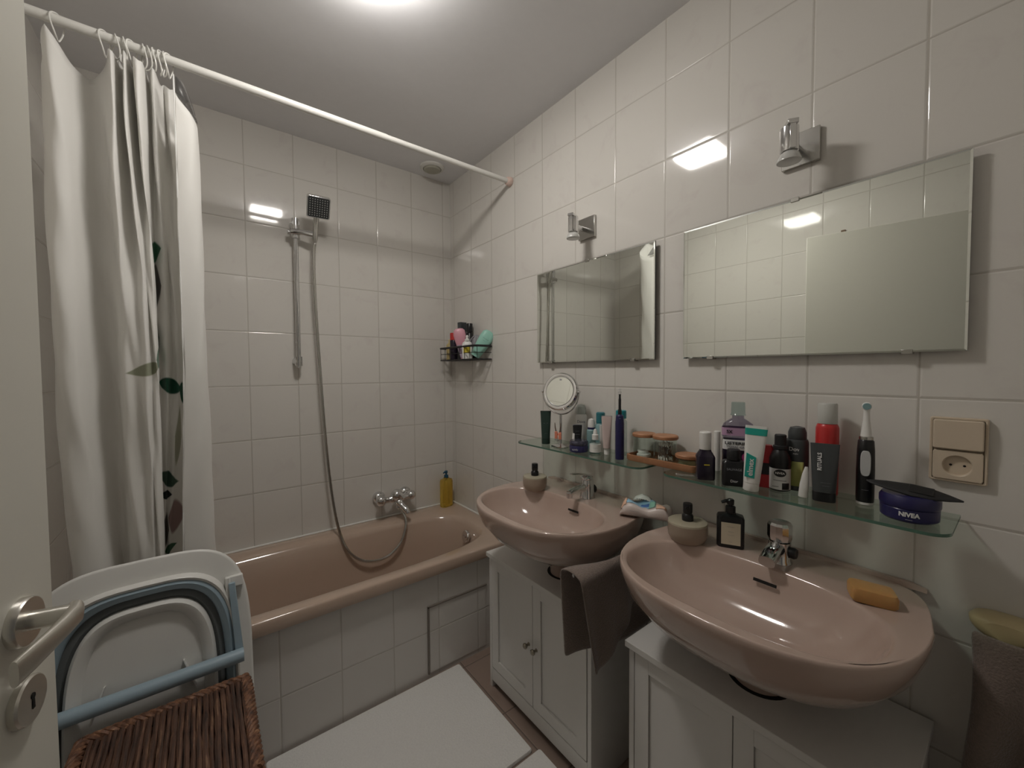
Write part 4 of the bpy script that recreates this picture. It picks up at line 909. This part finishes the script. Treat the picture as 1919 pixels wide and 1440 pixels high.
# --- wooden tray with three jars, bridging the gap between the shelves
t = thing('wooden_tray', 'narrow wooden tray bridging the gap between both glass shelves', 'tray', (-.062, -1.489, SZ + .0004), math.radians(0))
b_ = B(); o1 = rrect(.053, .122, .02, 6); i1 = rrect(.047, .116, .016, 6)
b_.loft([[(x, y, 0) for x, y in rrect(.050, .119, .018, 6)], [(x, y, .004) for x, y in o1], [(x, y, .020) for x, y in o1], [(x, y, .0205) for x, y in rrect(.051, .120, .019, 6)], [(x, y, .020) for x, y in i1], [(x, y, .008) for x, y in i1], [(x, y, .007) for x, y in rrect(.04, .11, .012, 6)]]); b_.done('tray_body', 'wood', t, smooth=50)
TZ = SZ + .008
def jar(x, y, r, h, label, lidh=.013):
    t = thing('glass_jar', label, 'jar', (x, y, TZ), 0, 'glass jars with wooden lids on the tray')
    B().lathe([(r - .002, 0), (r, .002), (r, h), (r - .002, h), (r - .002, .003), (.001, .003)], 40, cap=False).done('glass', 'glass', t)
    B().lathe([(r + .001, h + .001), (r + .003, h + .003), (r + .003, h + lidh - .003), (r, h + lidh), (.001, h + lidh)], 40).done('lid', 'wood', t)
    return t
jar(-.058, -1.404, .035, .068, 'glass jar with wooden lid and white pads, leftmost on the wooden tray')
jar(-.058, -1.481, .036, .070, 'glass jar with wooden lid full of cotton swabs, middle of the wooden tray')
jar(-.058, -1.557, .034, .022, 'low glass jar with wooden lid, rightmost on the wooden tray')
b_ = B()
pads = [((-.064, -1.407, TZ + .0036), (.024, .020), .010, .2, 'white cotton pad lying flat in the leftmost glass jar'), ((-.056, -1.398, TZ + .0140), (.020, .016), .007, .9, 'white cotton pad on top of the other in the leftmost glass jar')]
for (lc, (a, b), h, r, lb) in pads:
    o = B().loft([[(x, y, z) for x, y in superell(a * s_, b * s_, 3, 24)] for s_, z in ((.94, 0), (1, .002), (1, h - .002), (.94, h))]).done('cotton_pad', 'cotton', loc=lc); o.rotation_euler = (0, 0, r); tag(o, lb, 'cotton pad')
rd = random.Random(11); proto = None
for k in range(34):
    a = rd.uniform(0, 2 * PI); rr = .028 * math.sqrt(rd.uniform(.05, 1)); dx, dy = rr * math.cos(a), rr * math.sin(a)
    a2 = a + rd.uniform(-1.3, 1.3); r2 = .024 * math.sqrt(rd.uniform(.05, 1)); tx, ty = r2 * math.cos(a2), r2 * math.sin(a2)
    if proto is None:
        root = bpy.data.objects.new('cotton_swab', None); COL.objects.link(root)
        st_ = B().lathe([(.0010, .008), (.0010, .048)], 6).done('stick', 'paperbrown', root)
        tip = B().lathe([(.0008, .045), (.0022, .048), (.0024, .053), (.0012, .057)], 8).lathe([(.0012, 0), (.0024, .003), (.0022, .008), (.0008, .011)], 8).done('cotton_tip', 'cotton', root); proto = root; o = root
    else:
        o = proto.copy(); COL.objects.link(o)
        for ch in (st_, tip): c = ch.copy(); COL.objects.link(c); c.parent = o
    o.location = (-.058 + dx * .9, -1.481 + dy * .9, TZ + .0045); d = Vector((tx - dx * .9, ty - dy * .9, .055)); o.rotation_mode = 'QUATERNION'; o.rotation_quaternion = d.to_track_quat('Z', 'Y')
    tag(o, 'brown cotton swab with white tips standing in the middle glass jar', 'cotton swab', 'cotton swabs in the glass jar')
o = B().lathe([(.026, 0), (.027, .002), (.027, .014), (.022, .017)], 28).done('cotton_ball', mat('pale_green_balm', (.40, .44, .30), .6), loc=(-.058, -1.557, TZ + .0036)); o.name = 'solid_balm'; tag(o, 'pale green balm filling the low rightmost jar on the tray', 'balm')

# --- shelf nearest the viewer
t = it('facial_oil_bottle', 'dark purple square bottle with a white cylinder cap beside the tray', 'bottle', -.137, -1.648, 10); t.scale = (1, 1, 1.12)
b_ = B(); b_.loft([[(x, y, z) for x, y in rrect(a, a * .85, .006, 3)] for a, z in ((.021, 0), (.0225, .003), (.0225, .055), (.0205, .059), (.014, .070), (.014, .072))]); b_.done('bottle', 'purple_dk', t); rl(t, 'cap', 'whitepl', [(.0145, .0725), (.0150, .074), (.0150, .113), (.0135, .115)])
B().box(-.006, .008, -.0199, -.0194, .036, .0385).done('gold_mark', 'yellowp', t)
t = it('thin_white_tube', 'tall thin white tube at the back beside the mouthwash bottle', 'tube', -.022, -1.626); rl(t, 'tube', 'whitepl', [(.0085, 0), (.009, .002), (.009, .115), (.006, .118)])
for i, (x, y, a, z) in enumerate(((-.152, -1.598, -72, 0), (-.158, -1.605, -66, 0), (-.148, -1.606, -60, 0))):
    b_ = B(); b_.tube([(-.024, 0, .0012), (.022, 0, .0012), (.0245, 0, .0022), (.022, 0, .0035), (0, .0, .0028), (-.024, .001, .0035)], .0009, 6)
    o = b_.done('hair_pin', 'chrome_dull', loc=(x, y, SZ + .0004 + i * .0001)); o.rotation_euler = (0, 0, math.radians(a)); tag(o, 'dark metal hair pin on the left end of the near glass shelf', 'hair pin', 'hair pins on the shelf end')
t = it('mouthwash_bottle', 'large clear mouthwash bottle with ribbed cap and pink-white label', 'bottle', -.062, -1.700)
def obl(a, z, k=.55, n=4): return [(x, y, z) for x, y in superell(a, a * k, n, 36)]
b_ = B(); b_.loft([obl(.034, 0), obl(.037, .004), obl(.037, .095), obl(.0355, .108), obl(.039, .118), obl(.039, .140), obl(.035, .150), obl(.022, .160, .8, 2.4), obl(.0145, .165, 1, 2), obl(.0145, .172, 1, 2)]); b_.done('bottle', 'liquid', t)
b_ = B(); b_.loft([obl(.0188, .173, 1, 2), obl(.019, .1745, 1, 2), obl(.0175, .177, 1, 2), obl(.0165, .207, 1, 2), obl(.0155, .209, 1, 2)]); b_.done('cap', 'clearcap', t, smooth=20)
b_ = B(); b_.loft([obl(.0392, .1185), obl(.0394, .140)], False, False); b_.done('upper_label', 'violet_print', t)
b_ = B(); b_.loft([obl(.0372, .080), obl(.0372, .095), obl(.0358, .107)], False, False); l2 = b_.done('front_label', 'white_print', t)
b_ = B(); b_.loft([obl(.0373, .016), obl(.0373, .079)], False, False); b_.done('lower_label', 'purple_dk', t)
text('5X', .012, 'black_print', t, (-.020, -.0222, .129), bold=.0003); text('LISTERINE', .0105, 'black_print', t, (0, -.0214, .098), bold=.0003, width=.062); text('TOTAL CARE', .007, 'grey_print', t, (0, -.0212, .088), bold=.0003, width=.052)
b_ = B(); b_.M = tr(.020, -.0212, .062) @ rot('X', 90); b_.prism(superell(.010, .012, 2, 24), 0, .0006); b_.done('emblem', 'magenta_print', t)
t = it('perfume_bottle', 'black square perfume bottle with black cap in front of the mouthwash', 'bottle', -.138, -1.722, 6)
b_ = B(); b_.loft([[(x, y, z) for x, y in rrect(a, a * .7, .009, 4)] for a, z in ((.0255, 0), (.0265, .003), (.0265, .058), (.023, .063), (.014, .065))]); b_.done('bottle', 'black', t); rl(t, 'cap', 'blackm', [(.0150, .0655), (.0155, .067), (.0155, .090), (.0145, .092)])
text('SAUVAGE', .008, 'grey_print', t, (0, -.0188, .043)); text('Dior', .009, 'white_print', t, (0, -.0188, .013))
t = it('toothpaste_tube', 'white toothpaste tube with turquoise band and logo standing on its cap', 'tube', -.155, -1.770, 4); t.rotation_euler = (0, math.radians(4), face_cam(-.155, -1.77, 4))
rl(t, 'cap', 'whitepl', [(.0165, .001), (.017, .002), (.0172, .020), (.015, .021)]); squeeze(t, 'body', 'whitepl', .0175, .0238, .0165, .021, .160)
b_ = B(); rg = []
for f in (.84, .88, .92, .955): rg.append([(x, y, .021 + .139 * f) for x, y in superell(.0175 + .0063 * f + .0004, .0165 * (1 - f ** 1.6) + .0016, 2.2 + 2 * f, 28)])
b_.loft(rg).done('top_band', 'elmexgreen', t)
b_ = B(); b_.M = tr(-.004, 0, 0); b_.loft([[(-.013, -.0150, .036), (.008, -.0150, .034), (.008, -.0110, .085), (-.013, -.0100, .094)], [(-.013, -.0176, .036), (.008, -.0178, .034), (.008, -.0147, .085), (-.013, -.0139, .094)]]); b_.done('logo_panel', 'elmexgreen', t)
text('elmex', .017, 'white_print', t, (-.006, -.0170, .060), rotdeg=90, bold=.0003, tilt=(math.radians(-3.6), 0, 0), width=None); text('———', .004, 'white_print', t, (0, -.0018, .147))
t = it('hair_wax_tube', 'dark red flat tube with black middle behind the toothpaste', 'tube', -.094, -1.781)
b_ = B(); b_.loft([[(x, y, z) for x, y in superell(a, .010, 4, 24)] for a, z in ((.0165, 0), (.0175, .003), (.0175, .033))]); b_.done('body', 'dkred', t)
b_ = B(); b_.loft([[(x, y, z) for x, y in superell(.0174, .0099, 4, 24)] for z in (.0335, .062)]); b_.done('middle_band', 'black', t)
b_ = B(); b_.loft([[(x, y, z) for x, y in superell(a, .010, 4, 24)] for a, z in ((.0175, .0625), (.017, .098), (.013, .107))]); b_.done('upper_body', 'dkred', t)
t = it('roll_on_bottle', 'black and white roll-on bottle with black neck cap on the near shelf', 'deodorant', -.092, -1.812)
rl(t, 'bottle', 'black', [(.020, 0), (.0222, .002), (.0222, .057), (.0235, .064), (.0235, .078), (.018, .092), (.0135, .100)]); rl(t, 'cap', 'blackm', [(.0135, .1005), (.0155, .102), (.0155, .109), (.0125, .111), (.0125, .135), (.011, .137)])
b_ = B(); b_.lathe([(.0224, .004), (.0224, .055)], 40, cap=False); b_.done('label', 'white_print', t)
b_ = B(); b_.M = tr(0, -.0222, .045) @ rot('X', 90); b_.prism(superell(.0125, .009, 2, 28), 0, .0016); b_.done('emblem', 'black_print', t)
text('NIVEA', .007, 'white_print', t, (0, -.0242, .045), bold=.0002); text('——', .007, 'black_print', t, (-.008, 0, .012), .0229, bold=.0003); text('———', .007, 'black_print', t, (0, 0, .027), .0229, bold=.0003, width=.028)
b_ = B(); b_.loft([[(.0226 * math.sin(a), -.0226 * math.cos(a), z) for a in (.2, .45, .7, .95)] for z in (.005, .021)], False, False, closed=False); b_.done('black_patch', 'black_print', t, solid=.0004)
t = it('body_spray_can', 'charcoal spray can with lime green lower label and domed cap', 'spray can', -.055, -1.836)
rl(t, 'can', 'grey_dk', [(.0225, 0), (.0240, .003), (.0240, .118), (.0215, .125)]); rl(t, 'cap', 'grey_dk', [(.0188, .1255), (.0192, .127), (.0192, .142), (.015, .154), (.004, .157)])
b_ = B(); b_.loft([[(.0243 * math.sin(a), -.0243 * math.cos(a), z) for a in [-.9 + .15 * q for q in range(11)]] for z in (.012, .072)], False, False, closed=False); b_.done('lime_label', 'lime', t, solid=.0004)
text('Dove', .013, 'white_print', t, (-.003, 0, .102), .0244, bold=.0002); text('MEN', .005, 'white_print', t, (-.003, 0, .091), .0244)
t = it('small_white_tube', 'small white tapered tube leaning against the charcoal spray can', 'tube', -.120, -1.868); t.rotation_euler = (0, math.radians(5), face_cam(-.12, -1.868))
b_ = B(); b_.loft([[(x, y, z) for x, y in superell(a, a * .7, 2.2, 20)] for a, z in ((.0085, .0008), (.009, .002), (.009, .03), (.0065, .055), (.003, .072))]); b_.done('body', 'whitepl', t)
t = it('face_scrub_tube', 'charcoal flip-cap tube with white vertical lettering on the near shelf', 'tube', -.112, -1.906, 2)
b_ = B(); b_.loft([[(x, y, z) for x, y in superell(a, .0135, 3, 28)] for a, z in ((.0205, 0), (.0215, .002), (.0215, .020), (.020, .021))]); b_.done('cap', 'black', t); squeeze(t, 'body', 'grey_dk', .0212, .0265, .0145, .0215, .130); text('RITUALS', .0105, 'white_print', t, (-.009, -.0102, .090), rotdeg=90, bold=.0003, tilt=(math.radians(-10), 0, 0)); text('————', .0045, 'grey_print', t, (.002, -.0150, .044)); text('———', .0045, 'grey_print', t, (.002, -.0152, .037))
t = it('shaving_foam_can', 'red spray can with a tall clear white cap behind the charcoal tube', 'spray can', -.044, -1.893)
rl(t, 'can', 'red', [(.0215, 0), (.0225, .003), (.0225, .158), (.020, .166), (.018, .168)]); rl(t, 'cap', mat('frosted_cap', (.62, .62, .58), .35, trans=.2, var=0), [(.0190, .1685), (.0195, .170), (.0190, .214), (.017, .217)])
ebrush(-.068, -1.968, 'black electric toothbrush with white head and grey strip beside the cream tin', 'black', False)
t = it('cream_tin', 'large round blue cream tin with white lettering under the black comb', 'tin', -.108, -2.043)
rl(t, 'tin', 'navy', [(.039, 0), (.0430, .004), (.0435, .024), (.042, .026)]); rl(t, 'lid', 'navy', [(.0440, .0265), (.0450, .029), (.0450, .042), (.041, .049), (.001, .051)]); text('NIVEA', .0115, 'white_print', t, (0, 0, .016), .0438, bold=.0005, width=.030); text('——', .005, 'white_print', t, (0, 0, .007), .0435)
t = thing('hair_comb', 'black tapered comb case lying across the blue cream tin', 'comb', (-.120, -2.048, SZ + .0590), 0); t.rotation_euler = (math.radians(28), math.radians(6), math.radians(-84))
b_ = B(); rg = []
for x, wd, th in ((-.068, .0015, .0008), (-.060, .006, .0018), (-.038, .012, .0032), (0, .018, .0045), (.025, .0165, .0042), (.05, .009, .0026), (.068, .0018, .001)): rg.append([(x, y, z) for y, z in superell(wd, th, 2.4, 20)])
b_.loft(rg); b_.done('case', 'blackm', t, smooth=50)
b_ = B(); b_.box(-.005, .030, -.010, .012, .0036, .0058); b_.done('clasp', 'black', t, bevel=.001)
